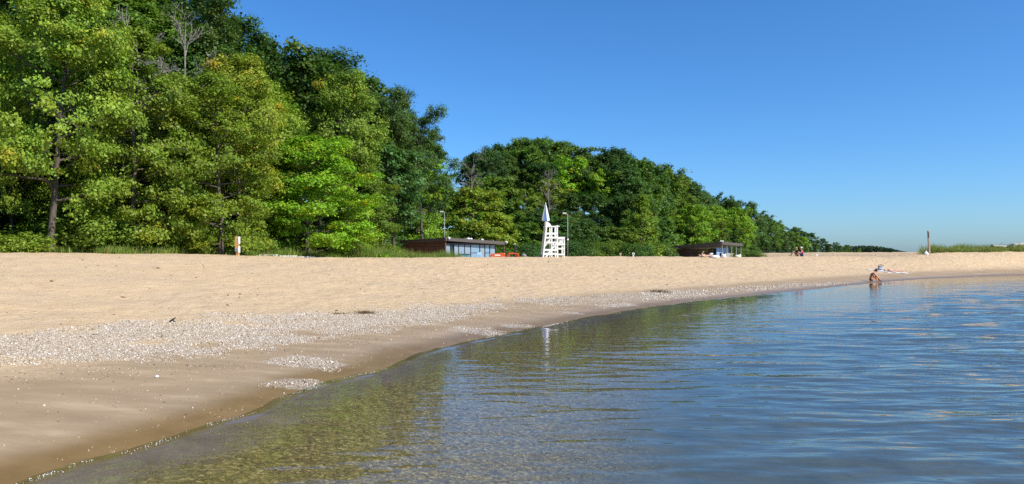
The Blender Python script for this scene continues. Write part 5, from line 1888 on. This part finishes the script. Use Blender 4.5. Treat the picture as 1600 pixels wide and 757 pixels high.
# washed-up weed clumps and drift bits
def weed(px, py_d, n, spread, label, hh=.03):
    x0, y0 = at(px, py_d), py_d
    xs = x0 + rng.normal(0, spread, n); ys = y0 + rng.normal(0, spread * 1.1, n)
    o = blades('weed_clump', xs - x0, ys - y0, height(xs, ys) - hz(x0, y0) - .01, rng.uniform(.4, 1.2, n) * hh, rng.uniform(.008, .02, n), M['weed'], rng.uniform(0, 1, n), 2.6)
    o.location = (x0, y0, hz(x0, y0))
    tag(o, label, 'seaweed')


weed(571, depth_of(571, 490), 240, .11, 'dark brown clump of dried weed on the pebble bank', .10)
weed(530, depth_of(530, 491), 90, .10, 'smaller flat brown weed patch left of the dark clump', .06)
weed(1031, depth_of(1031, 457), 220, .22, 'brown weed mound where the pebble bank thins out', .14)
dpt = depth_of(269, 504)
x, y = at(269, dpt), dpt
dw = empty('drift_stick', (x, y, hz(x, y)))
tag(dw, 'small black forked stick at the upper edge of the pebble bank', 'stick')
MB().tube([(-.06, 0, .01), (0, .01, .05), (.07, 0, .10)], [.016, .018, .008], 6).build('stem', M['black'], dw)
MB().tube([(0, .01, .05), (.05, -.02, .02), (.09, -.03, .015)], [.014, .012, .006], 6).build('fork', M['black'], dw)
for px, py, lb in ((684, 432, 'scrap of white litter on the dry sand left of centre'), (245, 590, 'largest single white stone on the damp sand')):
    dpt = depth_of(px, py)
    x, y = at(px, dpt), dpt
    o = blob('white_stone' if py > 500 else 'litter_scrap', [(.02, 0), (.034, .005), (.036, .014), (.02, .024), (.005, .028)], (x, y, hz(x, y)), M['white_vinyl'], 1.4 if py < 500 else .8, .7, 9, .15, px)
    tag(o, lb, 'stone' if py > 500 else 'litter')


# ------------------------------------------------------------------ labels that single out each tree and shrub of a row
MARKS = [(-400, 110, 'by the leaning trunk'), (110, 250, 'by the second front tree'), (250, 350, 'left of the signpost'), (350, 430, 'right of the signpost'), (430, 530, 'around the bright maple'),
         (530, 640, 'left of the brown building'), (640, 740, 'over the brown building'), (740, 840, 'over the tractor'), (840, 900, 'over the lifeguard chair'), (900, 970, 'right of the tall lamp post'),
         (970, 1050, 'by the pointed olive tree'), (1050, 1165, 'over the dark pavilion'), (1165, 1230, 'right of the pavilion'), (1230, 1290, 'over the seated pair'), (1290, 1400, 'at the far end of the ridge')]
ORD = ['leftmost', 'second from left', 'third from left', 'fourth from left', 'fifth from left', 'sixth from left', 'seventh from left', 'eighth from left', 'ninth from left']
rows_ = {}
for o in list(COL.objects):
    if o.parent is None and o.get('category') in ('tree', 'shrub') and o.get('group'):
        px = CX + FPX * o.location.x / o.location.y
        mk = next((m for a, b, m in MARKS if a <= px < b), '')
        rows_.setdefault((o['label'], mk), []).append((px, o))
count = {}
for o in COL.objects:
    if o.parent is None and o.get('label'): count[o['label']] = count.get(o['label'], 0) + 1
for (lb, mk), it in rows_.items():
    if count.get(lb, 0) < 2: continue
    it.sort(key=lambda q: q[0])
    for i, (_, o) in enumerate(it):
        o['label'] = lb + ' ' + mk + (', ' + ORD[i] if len(it) > 1 else '')
